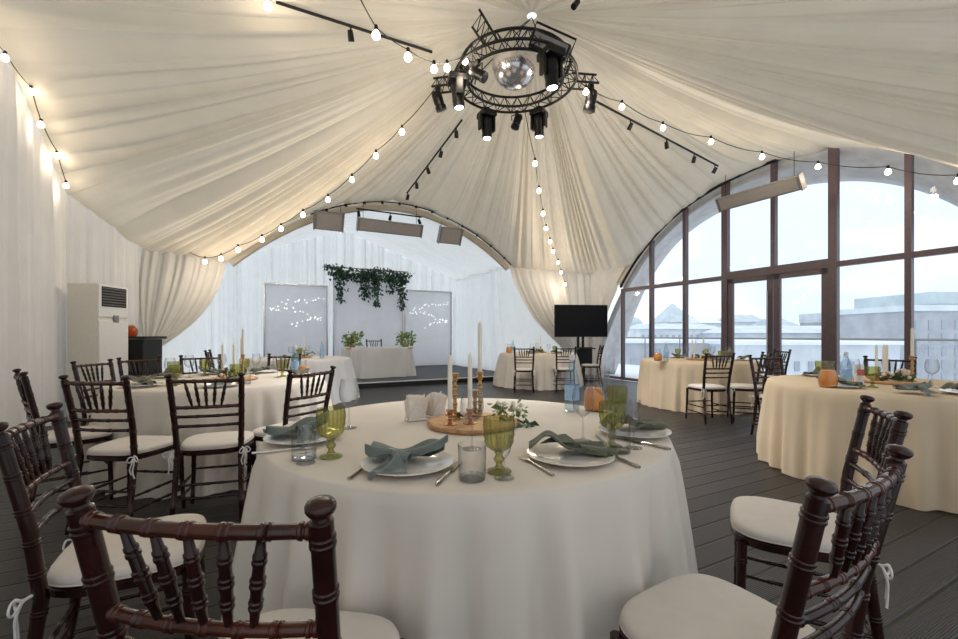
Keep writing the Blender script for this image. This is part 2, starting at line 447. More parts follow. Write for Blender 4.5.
MB().grid(lambda a, b: W(9.30, -1.9+8.6*a+0*b, (zs(-1.9+8.6*a)-.05)*(1-b)+b*(zs(-1.9+8.6*a)+.55)), 120, 3).build('wall_alcove_front', 'drape', kind='structure', sharp=180)
MB().grid(lambda a, b: W(3.2+4.9*a, 8.12+.24*b, A_w(3.2+4.9*a)+.14-.12*b), 80, 2).build('trim_2', 'ceil', kind='structure', sharp=180)
# stage
st = empty('stage_platform', 'low dark carpeted stage platform in the white draped alcove', 'stage')
MB().add([W(9.38, -1.4, .12), W(9.38, 6.09, .12), W(13.72, 6.09, .12), W(13.72, -1.4, .12), W(9.38, -1.4, .0), W(9.38, 6.09, .0), W(13.72, 6.09, .0), W(13.72, -1.4, .0)],
         [(0,3,2,1), (4,5,6,7), (1,2,6,5), (2,3,7,6), (3,0,4,7), (0,1,5,4)]).build('deck', 'stage', st, smooth=False)
MB().add([W(9.36, -1.4, .095), W(9.36, 6.09, .095), W(9.36, 6.09, .001), W(9.36, -1.4, .001), W(9.379, -1.4, .095), W(9.379, 6.09, .095), W(9.379, 6.09, .001), W(9.379, -1.4, .001)],
         [(0,3,2,1), (4,5,6,7), (0,1,5,4), (2,3,7,6)]).build('front_skirt', 'stageedge', st, smooth=False)
MB().tube([W(9.372, -1.4, .11), W(9.372, 6.09, .11)], .014, 6).build('edge_strip', 'white', st)

# swept curtains ---------------------------------------------------
def interp(tab, z):
    for (z0, a0), (z1, a1) in zip(tab, tab[1:]):
        if z0 >= z >= z1:
            t = (z0-z)/(z0-z1); return a0+(a1-a0)*t
    return tab[-1][1]
edge_r = [(2.95, 5.55), (2.5, 5.68), (2.05, 5.92), (1.6, 6.25), (1.155, 6.75), (.85, 7.15), (.6, 7.3), (0, 7.25)]
def cur_r(a, b):
    z = 2.90*(1-b); e0 = interp(edge_r, z)
    v = e0+(8.2-e0)*a
    ug = 9.17 - .05*abs(math.sin(a*9)) + (.045+.03*b)*fold(a*2.65, 31, 5, 11)
    zz = z
    if b < .02: ug = 9.2
    return W(ug-.06*(1-a)*math.sin(math.pi*min(1, b*1.3)), v, zz)
o = MB().grid(cur_r, 150, 40).build('curtain', 'drape', sharp=180)
tag(o, 'cream curtain behind the television, its left edge swept back from the stage', 'curtain')
def cur_l(a, b):   # a: 0 free edge .. 1 wall side ; b 0 top .. 1 tie ..
    top = W(9.2, -.56-1.3*a, 0).lerp(W(9.2, -1.86, 0), 0)
    zt = zs(-.56-1.3*a)+.02
    top.z = zt
    tie = Vector((-5.42-.18*a, 7.06+.10*a, .86))
    # free edge bulges
    m = b**1.15
    p = top.lerp(tie, m)
    p.z = zt+(tie.z-zt)*(b**(.92+.0*a)) 
    bul = math.sin(math.pi*b)*(.20*(1-a)-.10*a)
    p += Vector((.75, .35, -.45))*bul*.9
    f = fold(a*1.7, 41, 5, 11)*(.055*(1-.65*b))
    p += Vector((.35, -.8, 0))*f
    return p
o = MB().grid(cur_l, 90, 40)
def cur_l2(a, b):
    q = Vector(cur_l(a, 1.0)); q.z = .86*(1-b)
    f = fold(a*1.7, 41, 5, 11)*(.02+.04*b); q += Vector((.5*(a-.5)*b*-.6, -f, 0)); return q
o.grid(cur_l2, 90, 14)
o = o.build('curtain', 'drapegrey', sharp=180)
tag(o, 'grey-white sheer curtain swept left of the stage and tied low by the black cabinet', 'curtain')
# drape around the window foot
def e_w(z):
    if z > 2.32:
        for k in range(200):
            u = 4.15+k*.025
            if A_w(u) < z: return u
    return interp([(2.33, 8.10), (2.0, 8.32), (1.6, 8.52), (1.2, 8.66), (.8, 8.70), (.4, 8.66), (0, 8.6)], z)
def cw(a, b):
    z = 2.88*(1-b); e0 = e_w(z); u = e0+(9.2-e0)*a
    return W(u, 8.17-.035*fold(a*1.2, 51, 4, 12)-.02, z)
MB().grid(cw, 60, 40).build('wall_window_corner', 'drape', kind='structure', sharp=180)

# window wall ------------------------------------------------------
POST = [8.05-.905*k for k in range(-1, 10)]
VW = 8.3; MZ = 2.30
def barw(m, p, q, wd, dp):   # bar in the window plane between (u,z) p and q
    p = Vector((0, p[0], p[1])); q = Vector((0, q[0], q[1])); t = (q-p); Ln = t.length; t.normalize(); n = Vector((0, -t.z, t.y))
    c = [(p-n*wd/2), (q-n*wd/2), (q+n*wd/2), (p+n*wd/2)]
    vs = [W(x.y, VW-dp/2, x.z) for x in c]+[W(x.y, VW+dp/2, x.z) for x in c]
    m.add(vs, [(0,1,2,3), (7,6,5,4), (0,4,5,1), (1,5,6,2), (2,6,7,3), (3,7,4,0)])
fr = MB()
for k, u in enumerate(POST):
    if k == 0: continue
    if k == 5: z0 = 2.4
    else: z0 = 0
    top = MZ if k == 1 else A_w(u)+.03
    wd = .075 if k not in (4, 6) else .12
    barw(fr, (u, z0), (u, top), wd if k != 1 else .05, .10)
barw(fr, (8.08, MZ), (POST[4], MZ), .085, .09); barw(fr, (POST[6], MZ), (POST[-1]-.1, MZ), .085, .09)
barw(fr, (POST[4], MZ+.03), (POST[6], MZ+.03), .15, .09)
barw(fr, (9.0, .04), (POST[4], .04), .06, .10); barw(fr, (POST[6], .04), (POST[-1], .04), .06, .10)
fw = fr.build('window_1', 'frame', kind='structure', smooth=False)
arc_ = MB()
arc_.tube([W(u, 8.24, A_w(u)) for u in [8.08-.12*i for i in range(70) if 8.08-.12*i > 3.2]], .032, 6)
arc_.build('window_arch_rail', 'black', fw)
def pane(u0, u1, z0, zt, n=8):
    m = MB()
    ts = [u0+(u1-u0)*i/n for i in range(n+1)]
    vs = [W(t, VW, z0) for t in ts]+[W(t, VW, zt(t)) for t in ts]
    m.add(vs, [(i, i+1, n+2+i, n+1+i) for i in range(n)])
    return m
for k in range(len(POST)-1):
    ua, ub = POST[k]-.03, POST[k+1]+.03
    if k not in (4, 5): pane(ua, ub, .07, lambda t: MZ-.04, 1).build('pane', 'pane', fw, smooth=False)
    if k > 0: pane(ua, ub, MZ+.04, lambda t: max(A_w(t), MZ+.05)).build('pane', 'pane', fw, smooth=False)
dr = None
for n_, (k, lab) in enumerate(((4, 'l'), (5, 'r'))):
    ua, ub = POST[k]-.06, POST[k+1]+.06 if k == 5 else POST[k+1]+.012
    if k == 5: ua = POST[k]-.012
    m = MB()
    for (p, q, wd) in (((ua-.05, .03), (ua-.05, MZ-.05), .10), ((ub+.05, .03), (ub+.05, MZ-.05), .10), ((ua, MZ-.09), (ub, MZ-.09), .09), ((ua, .09), (ub, .09), .13)):
        barw(m, p, q, wd, .06)
    dr = m.build('door_%d' % (n_+1), 'frame', kind='structure', smooth=False)
    pane(ua-.1, ub+.1, .15, lambda t: MZ-.13, 1).build('pane', 'pane', dr, smooth=False)
    if k == 4:
        hu = ub+.055
        h = MB(); h.tube([W(hu, VW-.10, .85), W(hu, VW-.10, 1.95)], .014, 8)
        h.tube([W(hu, VW-.10, .95), W(hu, VW-.02, .95)], .009, 6); h.tube([W(hu, VW-.10, 1.85), W(hu, VW-.02, 1.85)], .009, 6)
        h.build('handle', 'chrome', dr)
# exterior shell overhang
def A_o(u):
    d = abs(u-5.2); return max(-.1, 4.27-.085*d*d-.0062*d**4)
def shell(a, b):
    u = -1+a*11; zi = max(-.1, A_w(u)+.02) if u < 9 else max(-.1, A_w(u)); uo = u + .35*b
    return W(u+.9*b, 8.36+1.25*b, zi*(1-b)+A_o(u+.9*b)*b)
o = MB().grid(shell, 110, 4).build('roof_shell', 'concrete'); solidify(o, .12, 1)
tag(o, 'pale concrete roof shell arching over the terrace outside the windows', 'roof overhang')

# ------------------------------------------------------------ outside
mb = MB(); mb.add([W(-12, 8.38, -.03), W(22, 8.38, -.03), W(22, 13.2, -.03), W(-12, 13.2, -.03), W(-12, 13.2, -.6), W(22, 13.2, -.6)], [(0,1,2,3), (3,2,5,4)])
o = mb.build('terrace', 'snow', smooth=False, kind='structure')
mb = MB(); mb.add([(-600, 20, -14), (900, 20, -14), (900, 900, -14), (-600, 900, -14)], [(0,1,2,3)])
o = mb.build('snowy_ground', 'snow', kind='structure', smooth=False)
rl = empty('terrace_railing', 'thin metal and glass railing along the snowy terrace outside the windows', 'railing')
MB().tube([W(-6, 13.0, 1.05), W(20, 13.0, 1.05)], .03, 6).build('top_rail', 'heaterbody', rl)
for k in range(17):
    u = -5+1.5*k
    MB().tube([W(u, 13.0, -.03), W(u, 13.0, 1.05)], .02, 6).build('post', 'heaterbody', rl)
MB().add([W(-6, 13, .1), W(20, 13, .1), W(20, 13, .95), W(-6, 13, .95)], [(0,1,2,3)]).build('glass_panel', 'pane', rl, smooth=False)
def bldg(px0, px1, ytop, dist, lab, roof='flat', yroof=None, wall='facade', roofm='roofsnow', nx=6, nz=3, depth=12):
    X0 = (px0-CX)/F*dist; X1 = (px1-CX)/F*dist; zt = CAMZ+(HZ-ytop)*dist/F; zb = -14
    t = empty('distant_building', lab, 'building', ((X0+X1)/2, dist, zb))
    wd = X1-X0; h = zt-zb
    MB().box((0, depth/2, h/2), (wd, depth, h)).build('walls', wall, t, smooth=False)
    m = MB()
    zr = (CAMZ+(HZ-(yroof or ytop-1))*dist/F)-zb
    if roof == 'pyr':
        m.add([(-wd/2*1.05, -.3, h), (wd/2*1.05, -.3, h), (wd/2*1.05, depth+.3, h), (-wd/2*1.05, depth+.3, h), (-wd*.04, depth/2, zr), (wd*.04, depth/2, zr)], [(0,1,5,4), (1,2,5), (2,3,4,5), (3,0,4), (0,3,2,1)])
    elif roof == 'gable':
        m.add([(-wd/2*1.03, -.4, h), (wd/2*1.03, -.4, h), (wd/2*1.03, depth+.4, h), (-wd/2*1.03, depth+.4, h), (-wd/2*.8, depth/2, zr), (wd/2*.8, depth/2, zr)], [(0,1,5,4), (1,2,5), (2,3,4,5), (3,0,4), (0,3,2,1)])
    elif roof == 'dome':
        m.lathe([(wd*.42*math.cos(i*math.pi/16), h+(zr-h)*math.sin(i*math.pi/16)) for i in range(9)], 16, (0, depth/2, 0))
        m.box((0, depth/2, h), (wd*1.02, depth*1.02, .4))
    else:
        m.box((0, depth/2, h+(zr-h)/2), (wd*1.03, depth+.6, max(.3, zr-h)))
    m.build('roof', roofm, t, smooth=False)
    for i in range(nx):
        for j in range(nz):
            MB().box((-wd/2+wd*(i+.5)/nx, -.03, h-1.8-2.6*j*(wd/nx/2.6 if wd/nx < 2.6 else 1)), (wd/nx*.38, .08, min(1.5, wd/nx*.7))).build('window', 'windark', t, smooth=False)
    return t
bldg(667, 697, 322, 120, 'hazy pale building with a tall pyramid roof on the skyline', 'pyr', 302, roofm='roofgreen', nz=2)
bldg(626, 652, 325, 130, 'small domed building on the skyline left of the pyramid roof', 'dome', 316, roofm='roofgreen', nz=2)
bldg(640, 725, 329, 95, 'long snowy roofed building below the pyramid roof', 'gable', 323, nx=14, nz=2)
bldg(700, 722, 323, 110, 'house with a bright snowy gable right of the pyramid roof', 'gable', 314, roofm='snow', nx=4, nz=2)
bldg(733, 768, 322, 140, 'low flat building seen through the left door leaf', 'gable', 314, roofm='roofgreen', nx=7, nz=2)
bldg(776, 800, 326, 120, 'low grey house seen through the right door leaf', 'gable', 318, roofm='roofgreen', nx=5, nz=2)
bldg(835, 856, 322, 110, 'block with a boxy penthouse right of the door', 'flat', 312, wall='facade2', roofm='facade', nx=5, nz=2)
bldg(858, 882, 320, 115, 'pavilion with a stepped pyramid roof right of the penthouse block', 'pyr', 308, roofm='roofgreen', nx=5, nz=2)
bldg(728, 905, 333, 85, 'very long low snowy roof across the door and middle windows', 'gable', 325, nx=24, nz=2)
bldg(911, 1030, 311, 55, 'large grey building with snowy cornice behind the rightmost window', 'flat', 305, wall='facade2', nx=9, nz=5)
bldg(930, 1030, 304, 62, 'upper storey block rising behind the large grey building', 'flat', 292, wall='facade', roofm='roofgreen', nx=8, nz=1)
bldg(560, 720, 343, 40, 'near low snowy roof below the leftmost windows', 'flat', 340, wall='facade2', roofm='snow', nx=12, nz=2)
bldg(735, 900, 345, 36, 'near low snowy roof below the door', 'flat', 341, wall='facade', roofm='snow', nx=12, nz=2)

# ------------------------------------------------------------ chiavari chair
def beaded(m, pts, rf, beads, seg=12, br=1.20, bw=.0045, gap=.010):
    pts = [Vector(p) for p in pts]; cum = [0]
    for i in range(len(pts)-1): cum.append(cum[-1]+(pts[i+1]-pts[i]).length)
    Lt = cum[-1]
    def at(d):
        d = min(max(d, 0), Lt)
        for i in range(len(pts)-1):
            if d <= cum[i+1] or i == len(pts)-2:
                return pts[i].lerp(pts[i+1], (d-cum[i])/(cum[i+1]-cum[i]))
    ds = [(c, 1.0) for c in cum]
    for b in beads:
        c = b*Lt
        for s_ in (-gap/2, gap/2):
            ds += [(c+s_-bw, 1.0), (c+s_-bw*.5, br), (c+s_+bw*.5, br), (c+s_+bw, 1.0)]
    ds = sorted(d for d in ds if 0 <= d[0] <= Lt)
    out = []; 
    for d in ds:
        if out and abs(d[0]-out[-1][0]) < 1e-5: continue
        out.append(d)
    m.tube([at(d) for d, k in out], [rf(d/Lt)*k for d, k in out], seg)
def make_chair():
    t = empty('chiavari_chair', '', 'chair')
    # rounded-trapezoid seat outline
    def outline(s, k=24):
        pts = []
        for i in range(k):
            a = 2*math.pi*i/k; c, q = math.cos(a), math.sin(a)
            ex = .55
            x = math.copysign(abs(c)**ex, c); y = math.copysign(abs(q)**ex, q)
            wx = .198+.012*y if y > 0 else .198-(-y)*.022
            pts.append((x*wx*s, y*.195*s))
        return pts
    def slab(lv, k=40):
        m = MB(); n = 0
        for (s_, z) in lv:
            for (x, y) in outline(s_, k): m.v.append((x, y, z))
        for j in range(len(lv)-1):
            for i in range(k):
                m.f.append((j*k+i, j*k+(i+1) % k, (j+1)*k+(i+1) % k, (j+1)*k+i))
        m.f.append(tuple(reversed(range(k)))); m.f.append(tuple(range((len(lv)-1)*k, len(lv)*k)))
        return m
    slab([(.96, .412), (1.0, .418), (1.0, .438), (.97, .443)]).build('seat', 'wood', t)
    cu = slab([(.93, .4435), (.985, .449), (.99, .462), (.97, .472), (.90, .479), (.7, .484), (.4, .487)]).build('cushion', 'cushion', t, sharp=180)
    MB().tube([(x, y, .4495) for x, y in outline(.992, 48)], .0022, 5, closed=True).build('piping', 'cushion', cu)
    for sx in (-1, 1):
        m = MB(); x0 = sx*.172
        def sm(pts, rad, n=8):
            P_ = [Vector(p) for p in pts]; P_ = [P_[0]*2-P_[1]]+P_+[P_[-1]*2-P_[-2]]; out = []
            for i in range(1, len(P_)-2):
                for k in range(n):
                    t_ = k/n; a_, b_, c_, d_ = P_[i-1:i+3]
                    out.append(.5*((2*b_)+(c_-a_)*t_+(2*a_-5*b_+4*c_-d_)*t_**2+(3*b_-a_-3*c_+d_)*t_**3))
            out.append(P_[-2]); m.tube(out, rad, 6)
        kn = Vector((x0+sx*.024, -.205, .445))
        m.sphere(kn, .006, 8, 6)
        sm([(x0-sx*.01, -.165, .452), (x0+sx*.012, -.19, .450), kn], .004)
        sm([kn, kn+Vector((sx*.020, -.012, .012)), kn+Vector((sx*.038, -.014, -.006)), kn+Vector((sx*.026, -.010, -.022)), kn], .0032)
        sm([kn, kn+Vector((-sx*.010, -.018, .004)), kn+Vector((-sx*.022, -.022, -.018)), kn+Vector((-sx*.010, -.014, -.026)), kn], .0032)
        sm([kn, kn+Vector((sx*.010, -.010, -.04)), kn+Vector((sx*.004, -.012, -.08)), kn+Vector((sx*.012, -.008, -.12))], .0036)
        sm([kn, kn+Vector((-sx*.002, -.012, -.035)), kn+Vector((-sx*.012, -.014, -.07)), kn+Vector((-sx*.006, -.01, -.10))], .0036)
        m.build('ribbon_tie', 'ribbon', cu)
    # back posts (run down as rear legs)
    TX = .191; TY = -.250; TZ = .893
    for sx in (-1, 1):
        m = MB()
        pts = [(sx*.188, -.235, 0), (sx*.178, -.20, .22), (sx*.172, -.175, .43), (sx*.180, -.195, .62), (sx*TX, TY, TZ)]
        beaded(m, pts, lambda q: .0125+.0045*min(1, q*2.2) if q < .5 else .0170, [.14, .30, .44, .56, .66, .76, .87, .965], 14, 1.13)
        d = (Vector(pts[-1])-Vector(pts[-2])).normalized()
        m.lathe([(.0165, 0), (.0125, .003), (.0115, .008), (.018, .013), (.0215, .019), (.0215, .025), (.019, .029), (.010, .0325), (0.0001, .0335)], 18, pts[-1], axis=d)
        m.build('back_post', 'wood', t)
    # rails: bowed backwards
    def rail(z, r, mat='woodred', bow=.028, beads=(.06, .2, .35, .5, .65, .8, .94)):
        k = (z-.62)/(TZ-.62) if z > .62 else (z-.62)/.19*.28
        X = .180+(TX-.180)*max(0, k) if z > .62 else .172+.008*(z-.43)/.19
        Y = -.195+(TY+.195)*max(0, k) if z > .62 else -.175-.02*(z-.43)/.19
        pts = [(X*q, Y-bow*(1-q*q), z) for q in [i/8 for i in range(-8, 9)]]
        m = MB(); beaded(m, pts, lambda q: r, beads, 10, 1.2)
        m.build('back_rail', mat, t); return X, Y, bow
    tx, ty, bw = rail(.878, .0112, bow=.022)
    bx, by, bw2 = rail(.717, .0105, bow=.020)
    rail(.660, .0095, 'wood', .020, (.06, .35, .65, .94)); rail(.600, .0095, 'wood', .020, (.06, .35, .65, .94))
    for i in range(5):
        q = (-2+i)/3.0
        m = MB(); qt = q*.86; qb = q*.62
        p0 = Vector((bx*qb, by-.020*(1-qb*qb), .717)); p1 = Vector((tx*qt, ty-.022*(1-qt*qt), .878))
        beaded(m, [p0, p1], lambda s_: .0055+.0035*math.sin(math.pi*s_)**.8, [.27, .5, .74], 10, 1.25)
        m.build('spindle', 'wood', t)
    for sx in (-1, 1):
        m = MB()
        pts = [(sx*.196, .172, 0), (sx*.186, .165, .22), (sx*.182, .160, .425)]
        beaded(m, pts, lambda q: .0115+.005*q, [.15, .35, .62, .85], 12, 1.15)
        m.build('front_leg', 'wood', t)
    def st_(p, q, r=.0075):
        m = MB(); beaded(m, [p, q], lambda s_: r*(.85+.3*math.sin(math.pi*s_)), [.3, .5, .7], 8, 1.2); m.build('stretcher', 'wood', t)
    for sx in (-1, 1):
        st_((sx*.190, .168, .13), (sx*.182, -.215, .13)); st_((sx*.187, .165, .21), (sx*.178, -.20, .21))
    st_((-.186, .165, .24), (.186, .165, .24)); st_((-.177, -.198, .24), (.177, -.198, .24)); st_((-.18, -.21, .16), (.18, -.21, .16))
    return t
chair = make_chair()
def seat_at(x, y, fx, fy, lab, group):
    a = math.atan2(fy, fx)-math.pi/2
    return place(chair, (x, y, 0), a, lab, 'chair', group)
def seat_back(bx, by, fx, fy, lab, group):
    l = math.hypot(fx, fy); fx /= l; fy /= l
    return seat_at(bx+.25*fx, by+.25*fy, fx, fy, lab, group)
G1 = 'chairs at the nearest round table'; G2 = 'chairs at the left round table'; G3 = 'chairs at the far table by the television'; G4 = 'chairs at the table by the glass door'; G6 = 'chairs at the right round table'; G5 = 'chairs at the table before the stage'
seat_back(-.412, .622, .11, .99, 'reddish mahogany chair in the foreground, its back rail closest to the camera', G1)
seat_back(-1.35, 1.285, .877, .48, 'dark wooden chair at the left edge with white ribbon tie, facing the nearest table', G1)
seat_back(.707, .786, -.53, .85, 'dark glossy chair at the lower right with its seat cushion cut by the frame bottom', G1)
seat_back(1.375, 1.455, -.857, .50, 'dark chair right of the nearest table, behind the lower right chair', G1)
seat_back(-1.65, 2.575, -.30, .954, 'chair before the left round table, right of the other one seen from behind', G2)
seat_back(-2.2, 2.44, .08, .995, 'chair with its back to the camera at the left of the left round table', G2)
seat_back(-3.56, 3.93, 1, .02, 'chair partly hidden behind the front left chair of the left round table', G2)
seat_back(-3.0, 2.79, .62, .78, 'chair at far left seen edge-on before the white drape, leaning post showing', G2)
seat_back(-1.18, 3.02, -.9, .43, 'chair on the right side of the left round table, half behind the green goblet', G2)
seat_back(-2.42, 5.3, 0, -1, 'chair on the stage side of the left round table facing the camera', G2)
seat_back(-3.25, 4.98, .62, -.78, 'chair on the far left side of the left round table facing right', G2)
seat_back(-3.62, 4.55, .92, -.39, 'chair low behind the green goblets at the back left of the left table', G2)
seat_back(-4.2, 6.6, .9, .4, 'small distant chair left of the table standing before the stage', G5)
seat_back(.895, 8.42, .06, 1, 'left one of the two chairs in front of the far table near the television', G3)
seat_back(1.74, 8.52, .0, 1, 'right one of the two chairs in front of the far table', G3)
seat_back(2.82, 9.8, -1, .1, 'reddish chair seen beside the television stand at the far table', G3)
seat_back(3.11, 5.5, -.12, .99, 'chair with its back to the camera before the table by the glass door', G4)
seat_back(3.84, 5.69, -.94, .35, 'chair facing left beside the table by the glass door', G4)
seat_back(4.98, 7.0, -1, .05, 'chair behind the table by the glass door, backed by the door frame', G4)
seat_back(3.35, 4.98, .1, -1, 'chair at the back left of the right round table, behind the juice carafe', G6)
seat_back(4.45, 4.62, -.7, -.8, 'chair behind the candles on the window side of the right round table', G6)
o = seat_back(-2.75, 11.15, .457, -.889, 'small chair on the stage behind the head table', None); o.location.z = .12

# ------------------------------------------------------------ tables and cloths
def table_and_cloth(cx, cy, r, mat, lab_t, lab_c, seed, flare=.05, nf=26, famp=.085):
    t = empty('round_table', lab_t, 'table', (cx, cy, 0))
    MB().lathe([(r-.03, .715), (r-.012, .72), (r-.012, .738), (r-.02, .741), (.0001, .741)], 64).build('tabletop', 'slab', t)
    for k in range(4):
        a = math.pi/4+k*math.pi/2
        MB().tube([(.45*math.cos(a), .45*math.sin(a), .715), (.5*math.cos(a), .5*math.sin(a), 0.0)], .016, 8).build('leg', 'black', t)
    rr = random.Random(seed); K = 360
    ph = [rr.random()*6.28 for _ in range(6)]
    def F_(a):
        s_ = math.sin(nf*a+ph[0]+1.4*math.sin(3*a+ph[1])+.8*math.sin(7*a+ph[5]))
        s_ = (s_+1)/2; s_ = s_**.75
        return s_*.75+.25*math.sin(nf*1.9*a+ph[2])*.5 + .18*math.sin(5*a+ph[3])
    m = MB(); rows = []
    for rad in (.0001, .2, .4, .6, .75, r-.05, r-.018): rows.append(('t', rad))
    for i in range(0, 23): rows.append(('s', i/22))
    for kind, x in rows:
        for k in range(K):
            a = 2*math.pi*k/K
            if kind == 't': rad = x; z = .7475 if x < r-.03 else .746
            else:
                q = x
                z = .741-.733*q if q > 0 else .742
                rad = r-.004+.012*min(1, q*12) + flare*q**.8 + F_(a)*famp*min(1, q*1.3)**.85
                if q >= .999: z = .008+.004*math.sin(9*a)
            m.v.append((rad*math.cos(a), rad*math.sin(a), z))
    for j in range(len(rows)-1):
        for k in range(K):
            k2 = (k+1) % K; m.f.append((j*K+k, (j+1)*K+k, (j+1)*K+k2, j*K+k2))
    o = m.build('tablecloth', mat, loc=(cx, cy, 0), sharp=180)
    tag(o, lab_c, 'tablecloth')
    return t
TZ = .7485
T = {1: (-.046, 1.935, .845), 2: (-2.34, 3.93, .855), 3: (1.36, 9.85, .87), 4: (3.62, 7.07, .87), 5: (-3.2, 7.6, .85), 6: (3.45, 3.55, .87)}
table_and_cloth(*T[1], 'cloth', 'round banquet table nearest the camera, hidden under its cloth', 'large pale linen tablecloth falling to the floor on the nearest round table', 1, .01, 26, .115)
table_and_cloth(*T[2], 'cloth', 'round table on the left, hidden under its cloth', 'pale tablecloth on the left round table behind the row of chairs', 2)
table_and_cloth(*T[3], 'cloth', 'round table near the television, hidden under its cloth', 'small distant cream tablecloth beside the television stand', 3, .08)
table_and_cloth(*T[4], 'clothtan', 'round table by the glass door, hidden under its cloth', 'sand coloured tablecloth on the round table by the glass door', 4, .01, 26, .07)
table_and_cloth(*T[5], 'clothwhite', 'round table before the stage, hidden under its cloth', 'bluish white tablecloth on the table before the stage, behind the left table', 5, .10)
table_and_cloth(*T[6], 'clothtan', 'round table at the right edge, hidden under its cloth', 'sand coloured pleated tablecloth on the large round table at the right edge', 6, .01, 24, .07)

# ------------------------------------------------------------ tableware prototypes
def wineglass(h=.215, rb=.042, name='wine_glass'):
    t = empty(name, '', 'glass')
    m = MB(); m.open = True
    k = h/.215
    m.lathe([(.0035, .09*k), (.010, .097*k), (.026*rb/.042, .108*k), (.038*rb/.042, .125*k), (rb, .148*k), (rb*.97, .175*k), (rb*.86, .2*k), (rb*.78, .215*k)], 28).build('bowl', 'glass', t)
    MB().lathe([(.0001, 0), (.034, .0), (.034, .002), (.012, .006), (.005, .012), (.0035, .03), (.0033, .09*k)], 24).build('stem', 'glass', t)
    return t
def tumbler():
    t = empty('tumbler', '', 'glass')
    m = MB(); m.open = True
    m.lathe([(.036, .0), (.0385, .004), (.0405, .10)], 30).build('wall', 'glass', t)
    MB().lathe([(.0001, .001), (.035, .001), (.036, .012), (.0001, .014)], 30).build('thick_base', 'glass', t)
    return t
def goblet():
    t = empty('green_goblet', '', 'glass')
    m = MB(); m.open = True
    m.lathe([(.012, .062), (.022, .066), (.033, .076), (.0385, .086), (.0405, .092), (.0395, .098), (.043, .112), (.042, .120), (.0442, .136), (.0435, .15), (.0425, .157), (.0445, .163)], 144,
            mod=lambda r, z, a: r*(1+(.085*abs(math.sin(9*a)) if .066 < z < .158 else 0))).build('bowl', 'green', t, sharp=60)
    MB().lathe([(.0001, 0), (.036, 0), (.0375, .003), (.034, .007), (.016, .012), (.010, .02), (.009, .028), (.015, .034), (.017, .04), (.012, .047), (.010, .053), (.014, .058), (.013, .063), (.0001, .065)], 30).build('stem', 'green', t)
    return t
def shotglass():
    t = empty('cordial_glass', '', 'glass')
    m = MB(); m.open = True
    m.lathe([(.003, .055), (.010, .062), (.018, .075), (.022, .095), (.023, .12)], 22).build('bowl', 'glass', t)
    MB().lathe([(.0001, 0), (.029, 0), (.029, .002), (.008, .006), (.003, .012), (.003, .055)], 22).build('stem', 'glass', t)
    return t
def plate():
    o = MB().lathe([(.0001, .006), (.085, .006), (.098, .010), (.138, .017), (.142, .019), (.141, .021), (.134, .020), (.098, .0135), (.085, .0095), (.0001, .0095)][::1], 56).build('dinner_plate', 'ceramic')
    MB().lathe([(.06, 0), (.085, 0), (.09, .007), (.06, .0065)], 40).build('foot_ring', 'ceramic', o)
    return o
def fork():
    t = MB()
    t.tube([(0, -.10, .004), (0, -.06, .004), (0, 0, .006), (0, .03, .007), (0, .05, .006)], [.0052, .0048, .003, .0028, .004], 8)
    t.box((0, .058, .006), (.021, .018, .0022))
    for k in range(4):
        x = -.009+.006*k
        t.tube([(x, .064, .006), (x, .085, .004), (x, .102, .0055)], [.0017, .0015, .0008], 6)
    return t.build('fork', 'steel')
def knife():
    t = MB()
    t.tube([(0, -.11, .004), (0, -.10, .0045), (0, -.03, .005), (0, 0, .0048)], [.0045, .0056, .005, .0038], 8)
    t.grid(lambda a, b: Vector(((b-.5)*.018*(1 if a < .75 else 1-((a-.75)/.25)**2*.8), a*.115, .005)), 10, 2)
    t.grid(lambda a, b: Vector(((b-.5)*.018*(1 if a < .75 else 1-((a-.75)/.25)**2*.8), a*.115, .0035)), 10, 2)
    return t.build('table_knife', 'steel')
